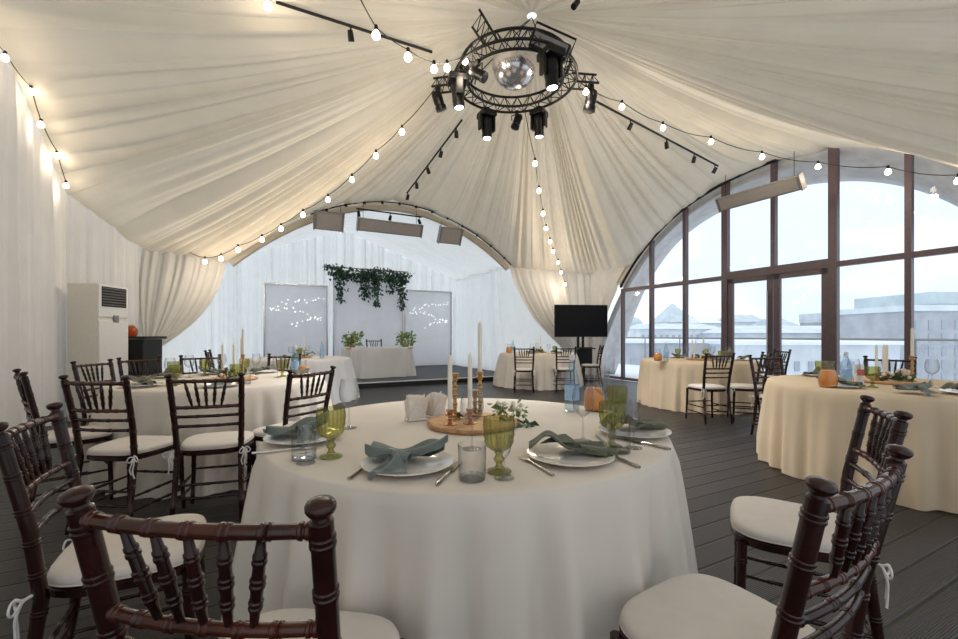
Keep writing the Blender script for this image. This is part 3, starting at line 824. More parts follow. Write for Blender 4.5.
def napkin(kind, mat):
    """a square napkin gathered at its middle: two raised wings, a wrapping fold and a hanging tail"""
    m = MB()
    if kind == 0:      # wide wings with a curled knot falling over the plate's front edge
        def wing(sg, L_, lift, tw, seed):
            def fn(a, b):
                x = sg*L_*a; wv = .020+.055*math.sin(min(1, a*1.1)*math.pi*.62)
                y = .012+(b-.45)*2*wv*(1-.65*a**3)
                z = .022+lift*a**1.6*(1-.3*b)+.020*math.sin(math.pi*b)*(1-a*.5)+.010*math.sin(b*9+a*4+seed)*(.3+a)
                if b < .2: z += .018*(1-b/.2)*math.sin(math.pi*min(1, a*1.2)); y += .012*(1-b/.2)
                return Vector((x, y+tw*a*a, z))
            m.grid(fn, 22, 20)
        wing(-1, .125, .028, .02, 1); wing(1, .135, .055, .03, 2)
        def wing2(a, b):
            x = -.11+.235*a; y = .045+.03*math.sin(a*3)+(b-.5)*.075; z = .034+.018*math.sin(a*7+b*2)+.01*b
            return Vector((x, y, z))
        m.grid(wing2, 20, 8)
        def roll(a, b):   # curled centre
            an = -.6+b*4.6; r = .026*(1-.35*a)
            return Vector((-.028+.05*a+.006*math.sin(b*6), -.015-.02*a+r*math.cos(an)*1.15, .036+r*math.sin(an)*.9))
        m.grid(roll, 8, 22)
        def tail(a, b):
            y = -.02-.105*a; spread = .020+.038*a
            x = -.022+(b-.5)*2*spread+.008*math.sin(a*5)
            z = .046-.030*a**1.5+.013*math.cos((b-.5)*9)*(1-.3*a)
            if a > .85: z -= (a-.85)*.10
            return Vector((x, y, z))
        m.grid(tail, 16, 18)
    else:              # pointed fold with the rolled end lying to one side
        def body(a, b):
            x = -.135+.25*a; wv = .075*(1-abs(a-.35)*.9)
            y = (b-.5)*2*wv
            pk = math.exp(-((a-.25)/.17)**2)*.050*(1-b*.3)
            z = .020+pk+.018*math.sin(math.pi*b)+.012*math.sin(b*8+a*3)
            if b < .18: z += .01*(1-b/.18)
            return Vector((x, y+.03*a, z))
        m.grid(body, 24, 22)
        def peak(a, b):
            return Vector((-.10+.09*a+.04*b, .055-.05*b, .03+.070*a*(1-a*.45)*(1-b)+.02*b))
        m.grid(peak, 10, 10)
        def roll(a, b):
            an = -1.2+b*6.6; r = .013+.0022*an
            return Vector((.035+.078*a, .01-.035*a+r*math.cos(an)*1.2, .030+r*math.sin(an)*.85))
        m.grid(roll, 12, 30)
        def fringe(a, b):
            return Vector((.06+.09*a, -.035+.06*b, .020+.010*math.sin(b*11+a*4)+.01*(1-a)))
        m.grid(fringe, 10, 16)
    m.v = [(x, y, max(z, .0215+.0*z) if math.hypot(x, y) < .142 else max(z, .004)) for x, y, z in m.v]
    o = m.build('napkin', mat, sharp=180)
    solidify(o, .0016, 1)
    s_ = o.modifiers.new('ss', 'SUBSURF'); s_.levels = 1; s_.render_levels = 1
    return o
PW = wineglass(); PT = tumbler(); PG = goblet(); PSH = shotglass(); PP = plate(); PF = fork(); PK = knife()
PN0 = napkin(0, 'napkin2'); PN1 = napkin(1, 'napkin')
GL = 'clear wine glasses'; GG = 'green goblets'; GP = 'dinner plates'; GN = 'cloth napkins'; GT = 'clear tumblers'; GC = 'cutlery'; GS = 'small cordial glasses'
def on(px, py, z=TZ):
    p = P(px, py, z); return (p.x, p.y, z)
# nearest table : explicit positions
place(PP, on(408, 467), 0, 'white dinner plate in the left foreground under a grey-green napkin', 'plate', GP)
place(PP, on(570, 459), 0, 'white dinner plate in the right foreground under a sage napkin', 'plate', GP)
place(PP, on(634, 434), 0, 'white plate at the right rim of the nearest table', 'plate', GP)
place(PP, on(304, 440), 0, 'white plate at the left rim of the nearest table', 'plate', GP)
x, y, z = on(404, 467); place(PN0, (x, y, z), .05, 'grey-green knotted napkin hanging over the front of the left foreground plate', 'napkin', GN)
x, y, z = on(570, 458); place(PN1, (x, y, z), -.12, 'sage napkin with a pointed peak on the right foreground plate', 'napkin', GN)
x, y, z = on(634, 433); place(PN1, (x, y, z), .25, 'sage napkin on the plate at the right rim of the nearest table', 'napkin', GN)
x, y, z = on(302, 439); place(PN0, (x, y, z), .9, 'dark sage napkin on the plate at the left rim of the nearest table', 'napkin', GN)
place(PG, on(331, 457), 0, 'green ribbed goblet at the left of the nearest table', 'glass', GG)
place(PG, on(499, 472), .2, 'green ribbed goblet at the front centre of the nearest table beside a tumbler', 'glass', GG)
place(PG, on(612, 447), .1, 'nearer of the two green goblets at the right of the nearest table', 'glass', GG)
place(PG, on(617, 421), .1, 'farther of the two green goblets at the right of the nearest table', 'glass', GG)
place(PW, on(349, 428), 0, 'clear wine glass behind the left green goblet', 'glass', GL)
place(PW, on(472, 449), 0, 'clear wine glass in front of the candles', 'glass', GL)
place(PW, on(583, 441), 0, 'clear wine glass in front of the juice carafe', 'glass', GL)
place(PW, on(602, 412), 0, 'clear wine glass right behind the juice carafe', 'glass', GL)
place(PT, on(304, 459), 0, 'clear tumbler beside the left green goblet', 'glass', GT)
place(PT, on(472, 479), 0, 'clear tumbler at the front centre of the nearest table', 'glass', GT)
place(PT, on(619, 452), 0, 'clear tumbler before the right green goblets', 'glass', GT)
place(PSH, on(504, 478), 0, 'small clear stem glass in front of the middle green goblet', 'glass', GS)
place(PSH, on(635, 427), 0, 'small clear stem glass behind the right rim plate', 'glass', GS)
place(PSH, on(306, 463), 0, 'small clear stem glass in front of the left tumbler', 'glass', GS)
place(PSH, on(634, 448), 0, 'small clear stem glass right of the right tumbler', 'glass', GS)
def cut(proto, pa, pb, lab, cat):
    a = P(*pa, TZ); b = P(*pb, TZ); c = (a+b)/2
    place(proto, (c.x, c.y, TZ), math.atan2(b.y-a.y, b.x-a.x)-math.pi/2, lab, cat, GC)
cut(PF, (346, 482), (380, 458), 'fork left of the left foreground plate, only its handle showing', 'fork')
cut(PK, (434, 488), (462, 461), 'knife right of the left foreground plate', 'knife')
cut(PF, (560, 480), (516, 455), 'fork lying in front of the right foreground plate', 'fork')
cut(PK, (634, 466), (600, 452), 'knife right of the right foreground plate', 'knife')
cut(PF, (594, 434), (616, 452), 'fork left of the right rim plate', 'fork')
cut(PK, (656, 447), (628, 441), 'knife before the right rim plate', 'knife')
cut(PF, (268, 453), (300, 450), 'fork before the left rim plate', 'fork')

# candle things
def holder(h, mat, prof_scale=1.0):
    k = prof_scale
    pr = [(.0001, 0), (.030*k, 0), (.031*k, .004), (.022*k, .009), (.011*k, .016)]
    n = max(1, int(h/.045)); z = .018; dz = (h-.05)/n
    for i in range(n):
        pr += [(.009*k, z+dz*.12), (.0145*k, z+dz*.3), (.0085*k, z+dz*.45), (.0075*k, z+dz*.8), (.012*k, z+dz*.95)]
        z += dz
    pr += [(.010*k, h-.030), (.021*k, h-.026), (.021*k, h-.022), (.011*k, h-.018), (.018*k, h-.004), (.019*k, h), (.0001, h)]
    return MB().lathe(pr, 20).build('candle_holder', mat)
def candle(h, r=.0105):
    o = MB().lathe([(r*1.02, 0), (r, .01), (r*.92, h-.012), (r*.5, h-.002), (.0001, h)], 14).build('taper_candle', 'wax')
    MB().tube([(0, 0, h-.002), (.001, 0, h+.007)], .0009, 5).build('wick', 'black', o)
    return o
HT = holder(.21, 'brass'); HS = holder(.065, 'copper'); HM = holder(.12, 'brass', 1.15); CT = candle(.235)
GH = 'metal candle holders'; GK = 'ivory taper candles'
# wooden slab
def slabproto():
    t = empty('wooden_tray', '', 'tray')
    MB().lathe([(.0001, 0), (.198, 0), (.2, .004), (.2, .020), (.196, .022), (.0001, .022)], 56, mod=lambda r, z, a: r*(1+.02*math.sin(3*a+1)+.012*math.sin(7*a))).build('board', 'slab', t)
    MB().tube([(.2015*(1+.02*math.sin(3*a+1)+.012*math.sin(7*a))*math.cos(a), .2015*(1+.02*math.sin(3*a+1)+.012*math.sin(7*a))*math.sin(a), .011) for a in [2*math.pi*i/60 for i in range(60)]], .0075, 6, closed=True).build('bark_rim', 'bark', t)
    return t
SL = slabproto()
def leaves(n, spread, zs_, mat, name, size=.03, seed=0, center=(0, 0, 0), droop=0):
    rr = random.Random(seed); m = MB()
    for i in range(n):
        a = rr.random()*6.28; rad = spread*math.sqrt(rr.random())
        c = Vector((center[0]+rad*math.cos(a), center[1]+rad*math.sin(a)*.7, center[2]+zs_*rr.random()))
        leaf(m, c, size*(.7+.6*rr.random()), rr)
    return m
def leaf(m, c, s_, rr, dirv=None):
    d = Vector((rr.uniform(-1, 1), rr.uniform(-1, 1), rr.uniform(-.5, .8))) if dirv is None else Vector(dirv)+Vector((rr.uniform(-.5, .5), rr.uniform(-.5, .5), rr.uniform(-.5, .5)))
    d.normalize(); sd = d.orthogonal(); sd.rotate(Matrix.Rotation(rr.random()*6.28, 3, d)); n = d.cross(sd)
    wv = s_*.28
    m.add([c, c+d*s_*.35+sd*wv+n*s_*.05, c+d*s_, c+d*s_*.35-sd*wv+n*s_*.05, c+d*s_*.5-n*s_*.04], [(0, 1, 4), (1, 2, 4), (2, 3, 4), (3, 0, 4)])
def sprig(loc, lab, seed, n=26, spread=.07, zr=.04, size=.035, mat='leaf', flowers=0, rot=0, name='greenery_sprig', cat='greenery'):
    t = empty(name, lab, cat, loc, rot)
    leaves(n, spread, zr, mat, '', size, seed).build('foliage', mat, t, smooth=False)
    m = MB(); rr = random.Random(seed+9)
    for k in range(3):
        a = rr.random()*6.28; m.tube([(0, 0, .004), (spread*.5*math.cos(a), spread*.4*math.sin(a), zr*.5), (spread*math.cos(a), spread*.7*math.sin(a), zr*.9)], .0014, 5)
    m.build('twigs', 'leaf', t)
    if flowers:
        m = MB()
        for k in range(flowers):
            m.sphere((rr.uniform(-spread, spread)*.8, rr.uniform(-spread, spread)*.5, zr*(.5+.6*rr.random())), size*.32, 8, 6)
        m.build('blossom', 'petal', t)
    return t
def nap_holder(loc, rot, lab, mat='paper', k=1):
    t = empty('napkin_holder', lab, 'napkin holder', loc, rot)
    o = MB().box((0, 0, .006), (.10, .055, .012)).build('base', 'ceramic', t); bevel(o, .004)
    for sg in (-1, 1):
        m = MB()
        m.grid(lambda a, b: Vector(((a-.5)*.092*(1-.12*b), sg*(.024+.002*b), .010+b*.062*math.sin(.35+a*2.44))), 14, 6)
        q = m.build('side_plate', 'ceramic', t); solidify(q, .003)
    for i in range(7):
        y = -.018+.006*i
        m = MB().grid(lambda a, b: Vector(((a-.5)*(.075+.03*b)+.004*math.sin(i*2+b*3), y*(1+.7*b)+.003*math.sin(a*9+i*2), .012+b*(.085+.012*math.sin(i*2.1)+.02*math.sin(a*3.1+i)))), 10, 6)
        q = m.build('paper_napkin', mat, t, sharp=180); solidify(q, .0015)
    return t
def bottle(loc, lab, mat='blueglass', h=.30, rot=0, blue=True):
    t = empty('water_bottle', lab, 'bottle', loc, rot); k = h/.30
    MB().lathe([(.0001, 0), (.036, 0), (.038, .006), (.038, .15*k), (.036, .18*k), (.026, .215*k), (.0155, .245*k), (.0135, .27*k), (.0135, .283*k), (.0001, .285*k)], 28).build('body', mat, t)
    m = MB(); m.open = True; m.lathe([(.0388, .06*k), (.0388, .14*k)], 28); m.f = [f for f in m.f if len(f) == 4]
    m.build('label', 'label', t)
    MB().lathe([(.016, .272*k), (.016, .298*k), (.0145, .30*k), (.0001, .30*k)], 16).build('cap', 'cap', t)
    return t
def carafe(loc, lab, s_=1.0):
    t = empty('juice_carafe', lab, 'carafe', loc); t.scale = (s_,)*3
    m = MB(); m.open = True
    m.lathe([(.0001, 0), (.045, 0), (.052, .02), (.055, .05), (.050, .09), (.036, .125), (.030, .145), (.034, .165), (.038, .178)], 30).build('glass_body', 'glass', t)
    MB().lathe([(.0001, .004), (.043, .004), (.050, .02), (.053, .05), (.0485, .088), (.038, .115), (.0001, .116)], 30).build('juice', 'juice', t)
    return t
# centre of the nearest table
cx, cy, _ = T[1]
place(SL, (-.03, 1.93, TZ), 0, 'round wooden slab in the middle of the nearest table under the candle holders', 'tray')
zt = TZ+.022
def cand(px, Y, hold, hh, cp, ch, lab, klab):
    x = (px-CX)/F*Y
    place(hold, (x, Y, zt), 0, lab, 'candle holder', GH)
    if cp: place(cp, (x, Y, zt+hh+.0005), 0, klab, 'candle', GK)
cand(455, 1.95, HT, .21, None, 0, 'tall turned brass candle holder without a candle, left of the pair on the nearest table', '')
cand(480, 2.02, HT, .21, CT, .19, 'tall turned brass candle holder on the right of the nearest table centrepiece', 'tall ivory candle standing in the right brass holder of the nearest table')
cand(450, 1.83, HS, .065, CT, .19, 'small copper candle holder at the left of the wooden slab', 'ivory candle in the small left copper holder')
cand(470, 1.85, HS, .065, CT, .19, 'small copper candle holder right behind the wine glass on the slab', 'ivory candle seen right behind the wine glass on the nearest table')
cand(475, 2.05, HM, .12, None, 0, 'medium brass holder at the back of the wooden slab', '')
sprig(((508-CX)/F*1.95, 1.95, TZ+.012), 'green sprig with tiny white blossoms right of the candles on the nearest table', 5, 46, .075, .085, .034, 'leaflight', 14)
sprig(((462-CX)/F*1.98, 1.98, zt), 'small dark green sprig lying between the candle holders', 6, 26, .06, .03, .03, 'leafdark')
sprig(((522-CX)/F*1.9, 1.9, TZ+.001), 'loose olive leaves on the cloth right of the slab', 8, 14, .05, .014, .045, 'leaf')
nap_holder((-.30, 2.03, TZ+.001), .5, 'cream holder with folded paper napkins left of the wooden slab', 'paper')
nap_holder((-.215, 2.12, TZ+.001), .9, 'second cream paper napkin holder, directly behind the first one', 'paper')
bottle(((572-CX)/F*2.28, 2.28, TZ+.001), 'tall blue water bottle at the back right of the nearest table')
carafe(((594-CX)/F*2.30, 2.30, TZ+.001), 'carafe of orange juice at the back right of the nearest table', 1.05)

# generic settings on the other tables
def setting(tb, deg, seatp, tabp, napk=True, gob=True, wine=True, tum=False, R_=.66):
    cx, cy, r = T[tb]; a = math.radians(deg); c, s_ = math.cos(a), math.sin(a)
    f = a+math.pi/2
    def at(rad, off): return (cx+rad*c-off*s_, cy+rad*s_+off*c, TZ)
    place(PP, at(R_, 0), 0, f'white plate at the {seatp} of the {tabp}', 'plate', GP)
    if napk: place(PN0 if (deg//10) % 2 else PN1, at(R_, 0), f, f'sage napkin at the {seatp} of the {tabp}', 'napkin', GN)
    if gob: place(PG, at(R_-.19, .10), 0, f'green goblet at the {seatp} of the {tabp}', 'glass', GG)
    if wine: place(PW, at(R_-.22, -.04), 0, f'clear wine glass at the {seatp} of the {tabp}', 'glass', GL)
    if tum: place(PT, at(R_-.13, .17), 0, f'clear tumbler at the {seatp} of the {tabp}', 'glass', GT)
for d, sp_ in ((-62, 'near right seat'), (-118, 'near left seat'), (168, 'left seat'), (20, 'right seat'), (88, 'far stage-side seat'), (130, 'far left seat')):
    setting(2, d, sp_, 'left round table', tum=(d < 0))
for d, sp_ in ((-100, 'near seat'), (-160, 'left seat'), (100, 'window-side seat'), (-40, 'right seat')):
    setting(6, d, sp_, 'right round table', gob=(d != -100), wine=(d != -100))
for d, sp_ in ((-85, 'near seat'), (-20, 'right seat'), (90, 'far seat'), (35, 'far right seat')):
    setting(4, d, sp_, 'table by the glass door')
for d, sp_ in ((-110, 'near left seat'), (-60, 'near right seat'), (90, 'far seat')):
    setting(3, d, sp_, 'far table by the television', gob=(d == -60))
for d, sp_ in ((-80, 'near seat'), (100, 'far seat')):
    setting(5, d, sp_, 'table before the stage')
# extra glass on right table seen in front
x, y = (917-CX)/F*3.0, 3.0
place(PG, ((821-CX)/F*4.0, 4.0, TZ), 0, 'green goblet behind the juice carafe on the right round table', 'glass', GG)
place(PW, ((932-CX)/F*3.35, 3.35, TZ), 0, 'clear wine glass behind the paper napkins on the right round table', 'glass', GL)
place(PN0, ((918-CX)/F*2.93, 2.93, TZ+.0), .1, 'long grey-green napkin hanging over the near rim of the right round table', 'napkin', GN)

def centre(tb, tabp, cands, seed, off=(0, 0)):
    cx, cy, r = T[tb]; cx += off[0]; cy += off[1]
    place(SL, (cx, cy, TZ), seed, f'wooden slab in the middle of the {tabp}', 'tray')
    for i, (dx, dy, hold, hh, ca, hp) in enumerate(cands):
        place(hold, (cx+dx, cy+dy, zt), 0, f'{hp} candle holder on the slab of the {tabp}', 'candle holder', GH)
        if ca: place(ca, (cx+dx, cy+dy, zt+hh+.0005), 0, f'ivory candle in the {hp} holder of the {tabp}', 'candle', GK)
    sprig((cx+.02, cy-.06, zt), f'green leaves with pale blossoms lying on the slab of the {tabp}', seed*7, 40, .12, .06, .05, 'leaf', 6)
c4 = [(-.11, .04, HS, .065, CT, 'left small'), (-.03, .08, HS, .065, CT, 'second small'), (.07, .03, HM, .12, CT, 'medium brass'), (.12, -.04, HT, .21, CT, 'tall brass')]
centre(2, 'left round table', c4, 3, (.12, -.1)); centre(6, 'right round table', [(-.13, -.05, HS, .065, CT, 'left small'), (-.02, .0, HS, .065, CT, 'second small'), (.10, .1, HS, .065, CT, 'third small'), (.13, -.09, HT, .21, CT, 'tall brass')], 4, (.02, .08))
centre(4, 'table by the glass door', c4[:3], 5, (0, -.1)); centre(3, 'far table by the television', c4[1:3], 6); centre(5, 'table before the stage', c4[2:3], 7)
nap_holder(on(903, 383), .3, 'holder with warm cream paper napkins on the right round table', 'pinkpaper')
bottle(((846-CX)/F*3.42, 3.42, TZ+.001), 'blue water bottle beside the juice carafe on the right round table', h=.27)
t = empty('printed_can', 'small white can with red print right of the bottle on the right table', 'can', ((859-CX)/F*3.5, 3.5, TZ+.001))
MB().lathe([(.0001, 0), (.028, 0), (.031, .006), (.031, .155), (.027, .165), (.0001, .165)], 22).build('body', 'white', t)
m = MB(); m.open = True
for k in range(10): m.box((.0315*math.cos(-2.6+.22*k), .0315*math.sin(-2.6+.22*k), .10), (.004, .004, .05))
m.build('print', 'redlabel', t)
carafe(((828-CX)/F*3.32, 3.32, TZ+.001), 'carafe of orange juice at the near left of the right round table', 1.15)
bottle(((666-CX)/F*6.6, 6.6, TZ+.001), 'blue water bottle at the left of the table by the glass door', h=.29)
carafe(((658-CX)/F*6.6, 6.6, TZ+.001), 'orange juice carafe at the left of the table by the glass door', 1.1)
bottle(((295-CX)/F*4.3, 4.3, TZ+.001), 'blue water bottle at the right of the left round table', h=.30)
carafe(((303-CX)/F*4.15, 4.15, TZ+.001), 'orange juice carafe at the right of the left round table', .9)
bottle(((322-CX)/F*7.4, 7.4, TZ+.001), 'small blue water bottle on the table before the stage', h=.3)
bottle(((513-CX)/F*9.6, 9.6, TZ+.001), 'small blue water bottle on the far table by the television', h=.3)
carafe(((509-CX)/F*9.5, 9.5, TZ+.001), 'reddish juice carafe on the far table by the television', 1.2)

# head table on the stage ------------------------------------------
hc = Vector((-2.50, 10.50, .12))
t = empty('head_table', 'rectangular head table on the stage, hidden under its cloth', 'table', hc, ANG)
MB().box((0, 0, .715), (1.62, .62, .03)).build('tabletop', 'slab', t)
for sx in (-1, 1):
    for sy in (-1, 1): MB().tube([(sx*.7, sy*.25, 0), (sx*.7, sy*.25, .70)], .016, 8).build('leg', 'black', t)
m = MB(); K = 300; rows = [(.02, .738), (.5, .738), (.97, .738), (1, .733)]+[(1, .733-.72*i/12) for i in range(1, 13)]
for j, (k, z) in enumerate(rows):
    for i in range(K):
        a = 2*math.pi*i/K; c, q = math.cos(a), math.sin(a)
        x = math.copysign(abs(c)**.35, c)*.83; y = math.copysign(abs(q)**.35, q)*.33
        fz = max(0, (.733-z)/.72); f = 1+.0*fz
        nrm = Vector((x/.83, y/.33*.5)).normalized() if (x or y) else Vector((1, 0))
        d = fz**.7*(.05*math.sin(26*a*1.0+2.6*math.sin(2*a)+math.sin(x*9)) + .03)+.03*fz
        m.v.append((x*k+nrm.x*d, y*k+nrm.y*d, z))
for j in range(len(rows)-1):
    for i in range(K):
        i2 = (i+1) % K; m.f.append((j*K+i, (j+1)*K+i, (j+1)*K+i2, j*K+i2))
o = m.build('tablecloth', 'clothwhite', loc=hc, rotz=ANG, sharp=180); tag(o, 'white pleated tablecloth on the head table on the stage', 'tablecloth')
def flower_arr(loc, lab, seed):
    t = empty('flower_arrangement', lab, 'flowers', loc)
    MB().lathe([(.0001, 0), (.06, 0), (.075, .03), (.07, .05), (.0001, .05)], 18).build('bowl', 'bark', t)
    leaves(130, .24, .30, 'leaf', '', .10, seed, (0, 0, .04)).build('foliage', 'leaflight', t, smooth=False)
    rr = random.Random(seed); m = MB(); m2 = MB()
    for k in range(16): m.sphere((rr.uniform(-.17, .17), rr.uniform(-.1, .1), .08+.2*rr.random()), .030, 8, 6)
    for k in range(5): m2.sphere((rr.uniform(-.24, .2), rr.uniform(-.1, .1), .1+.2*rr.random()), .02, 8, 6)
    m.build('blossom', 'petal', t); m2.build('pink_blossom', 'petalpink', t)
def htp(dx, dy=0): return hc+Vector((dx*CA-dy*SA, dx*SA+dy*CA, .739))
flower_arr(htp(-.62, -.05), 'green and cream flower arrangement at the left end of the head table', 3)
flower_arr(htp(.70, -.05), 'green and cream flower arrangement at the right end of the head table', 5)

# backdrop panels ---------------------------------------------------
def panel(v0, v1, h, u, lab, fairy=None, frame='chrome'):
    c = W(u, (v0+v1)/2, .12); t = empty('backdrop_panel', lab, 'backdrop', c, ANG); wd = v1-v0
    MB().grid(lambda a, b: Vector(((a-.5)*wd, .01*math.sin(a*7), b*h)), 30, 6).build('fabric_panel', 'panel', t, sharp=180)
    m = MB()
    for x in (-wd/2, wd/2): m.box((x, 0, h/2), (.035, .05, h))
    m.box((0, 0, h), (wd+.035, .05, .035)); m.box((0, 0, .02), (wd, .05, .035))
    for x in (-wd/2, wd/2): m.box((x, 0, .012), (.05, .4, .024))
    m.build('panel_frame', frame, t, smooth=False)
    if fairy:
        f = empty('fairy_light_string', fairy, 'string lights', c+Vector((SA*.06, -CA*.06, 0)), ANG)
        rr = random.Random(int(v0*10)); pts = []
        n = 38
        for k in range(n):
            q = k/(n-1)
            x = wd*(-.42+.84*abs(((q*2.6) % 2)-1)); z = h*(.86-.32*q) - .05*math.sin(q*20) + rr.uniform(-.05, .05)
            pts.append(Vector((x+rr.uniform(-.05, .05), -.01, z)))
        MB().tube(pts, .003, 4).build('wire', 'white', f)
        for k in range(n): MB().sphere(pts[k]+Vector((0, -.012, 0)), .010, 6, 4).build('bulb', 'tinybulb', f)
    return t
panel(.10, 1.77, 2.48, 13.25, 'pale lilac backdrop panel on the left of the stage', 'white fairy lights swirling over the left backdrop panel')
panel(1.92, 4.02, 2.86, 13.1, 'tall central backdrop panel topped with hanging greenery', None)
panel(4.12, 5.75, 2.48, 13.25, 'pale lilac backdrop panel on the right of the stage', 'white fairy lights on the right backdrop panel')
# garland
gt = empty('hanging_greenery', 'dark green foliage garland hanging over the top of the central backdrop panel', 'garland', W(13.0, 2.97, 0), ANG)
rr = random.Random(4); m = MB(); m2 = MB()
def drop(x, zt_, ln, wd, n, mm):
    for k in range(n):
        q = rr.random()**1.1; c = Vector((x+rr.gauss(0, wd*(1-.55*q)), rr.uniform(-.14, .10), zt_-ln*q+rr.uniform(-.05, .05)))
        leaf(mm, c, rr.uniform(.07, .13), rr, (0, -.3, -.6))
for x in [-1.15+.1*i for i in range(24)]: drop(x, 3.16+.05*math.sin(x*5), .35, .09, 34, m if rr.random() < .7 else m2)
drop(-.86, 3.1, .95, .10, 190, m); drop(-.15, 3.1, .85, .14, 210, m); drop(.18, 3.1, 1.05, .10, 190, m); drop(.66, 3.1, .6, .12, 120, m); drop(.98, 3.1, 1.15, .09, 220, m); drop(.05, 3.0, .6, .2, 60, m2); drop(-1.25, 3.2, .2, .06, 24, m)
m.build('foliage', 'leafdark', gt, smooth=False); m2.build('light_foliage', 'leaf', gt, smooth=False)
MB().tube([(-1.25, 0, 3.14), (1.2, 0, 3.14)], .02, 6).build('support_rod', 'bark', gt)

# ------------------------------------------------------------ big things
ac = empty('air_conditioner', 'tall white floor-standing air conditioner by the left drapes', 'air conditioner', (-5.31, 5.95, 0), math.radians(95-90+0))
# local x = depth towards room (+x front), y = width
o = MB().box((0, 0, .925), (.38, .55, 1.85)).build('cabinet', 'cream', ac, smooth=False); bevel(o, .012)
o = MB().box((.197, 0, .80), (.014, .53, 1.10)).build('front_panel', 'white', ac, smooth=False); bevel(o, .004)
o = MB().box((.195, 0, 1.62), (.012, .53, .44)).build('upper_panel', 'white', ac, smooth=False); bevel(o, .004)
MB().box((.203, .0, 1.68), (.008, .44, .27)).build('grille_recess', 'black', ac, smooth=False)
for k in range(7): MB().box((.2085, 0, 1.57+.037*k), (.014, .43, .010), Matrix.Rotation(.5, 3, 'Y')).build('louver', 'heaterbody', ac, smooth=False)
MB().box((.207, .03, 1.38), (.006, .09, .10)).build('display', 'heaterbody', ac, smooth=False)
cb = empty('black_cabinet', 'waist-high black bar cabinet between the air conditioner and the swept curtain', 'cabinet', (-5.25, 6.60, 0))
MB().box((0, 0, .55), (.40, .38, 1.08)).build('body', 'blackcab', cb, smooth=False)
o = MB().box((0, 0, 1.115), (.50, .46, .04)).build('counter_top', 'blackcab', cb, smooth=False); bevel(o, .005)
for sx in (-.1, .1): MB().box((sx, -.195, .55), (.185, .012, .98)).build('door', 'blackcab', cb, smooth=False)
ja = empty('amber_jar', 'orange glass jar standing on the black cabinet', 'jar', (-5.34, 6.55, 1.1355))
MB().lathe([(.0001, 0), (.055, 0), (.075, .03), (.078, .09), (.06, .13), (.05, .14), (.0001, .14)], 20).build('body', 'amber', ja)
MB().lathe([(.045, .14), (.05, .15), (.03, .175), (.0001, .18)], 16).build('lid', 'copper', ja)
# television
tv = empty('television', 'wide flat black television on a stand left of the windows', 'television', (2.54, 10.6, 0), math.radians(8))
o = MB().box((0, 0, 1.505), (1.37, .05, .80)).build('housing', 'blackplastic', tv, smooth=False); bevel(o, .006)
MB().box((0, -.0275, 1.51), (1.34, .004, .76)).build('screen', 'screen', tv, smooth=False)
MB().box((0, .05, 1.4), (.4, .06, .35)).build('rear_mount', 'blackplastic', tv, smooth=False)
sd = empty('television_stand', 'black pedestal stand carrying the television', 'stand', (2.54, 10.6, 0), math.radians(8))
MB().tube([(-.03, .13, .03), (-.03, .13, 1.45)], .035, 10).build('pole', 'black', sd)
MB().tube([(.10, .13, .03), (.10, .13, 1.45)], .035, 10).build('pole', 'black', sd)
o = MB().box((.03, .12, .02), (.75, .5, .035)).build('base_plate', 'black', sd, smooth=False)
o = MB().box((.12, .06, .82), (.42, .34, .03)).build('shelf', 'black', sd, smooth=False)
MB().box((.12, .1, .60), (.40, .06, .5)).build('back_panel', 'black', sd, smooth=False)

# heaters ------------------------------------------------------------
def heater(p0, p1, h, tilt, lab, hang, name='infrared_heater'):
    c = (p0+p1)/2; d = p1-p0; a = math.atan2(d.y, d.x); L_ = d.length
    t = empty(name, lab, 'heater', c, a)
    R_ = Matrix.Rotation(tilt, 3, 'X')
    o = MB().box((0, 0, 0), (L_, .10, h), R_).build('housing', 'heaterbody', t, smooth=False); bevel(o, .01)
    MB().box(R_ @ Vector((0, -.052, 0)), (L_-.07, .006, h-.05), R_).build('heating_panel', 'heater', t, smooth=False)
    for sx in (-1, 1):
        MB().box((sx*(L_/2+.006), 0, 0), (.02, .13, h*1.08), R_).build('end_cap', 'heaterbody', t, smooth=False)
        MB().tube([(sx*L_*.42, 0, h*.4), (sx*L_*.42, 0, hang)], .005, 5).build('hanger', 'black', t)
    return t
heater(W(9.0, 1.80, 3.45), W(9.0, 3.18, 3.47), .26, .45, 'long grey infrared heater hanging under the stage arch', .45)
heater(W(9.0, .96, 3.42), W(9.0, 1.50, 3.47), .36, .5, 'square grey heater panel left of the long one under the stage arch', .33)
heater(W(9.0, 3.62, 3.46), W(9.0, 4.14, 3.40), .36, .5, 'square grey heater panel right of the long one under the stage arch', .30)
heater(W(4.83, 7.35, 3.52), W(3.53, 7.35, 3.47), .23, .5, 'long grey infrared heater hanging before the tall windows', .50)

# ------------------------------------------------------------ truss ring and lamps
RC = Vector((.445, 5.27, 4.30)); RR = .75
tr = empty('truss_ring', 'black circular lighting truss hanging from the top of the tent', 'truss', RC)
chords = [(RR, 0), (RR-.16, 0), (RR-.08, .17)]
for (r, z) in chords:
    MB().tube([(r*math.cos(a), r*math.sin(a), z) for a in [2*math.pi*i/64 for i in range(64)]], .017, 8, closed=True).build('chord', 'black', tr)
m = MB(); n = 24
for i in range(n):
    a0 = 2*math.pi*i/n; a1 = 2*math.pi*(i+.5)/n; a2 = 2*math.pi*(i+1)/n
    c = lambda k, a: (chords[k][0]*math.cos(a), chords[k][0]*math.sin(a), chords[k][1])
    for (k, l) in ((0, 1), (0, 2), (1, 2)):
        m.tube([c(k, a0), c(l, a1)], .006, 5); m.tube([c(l, a1), c(k, a2)], .006, 5)
m.build('lacing', 'black', tr)
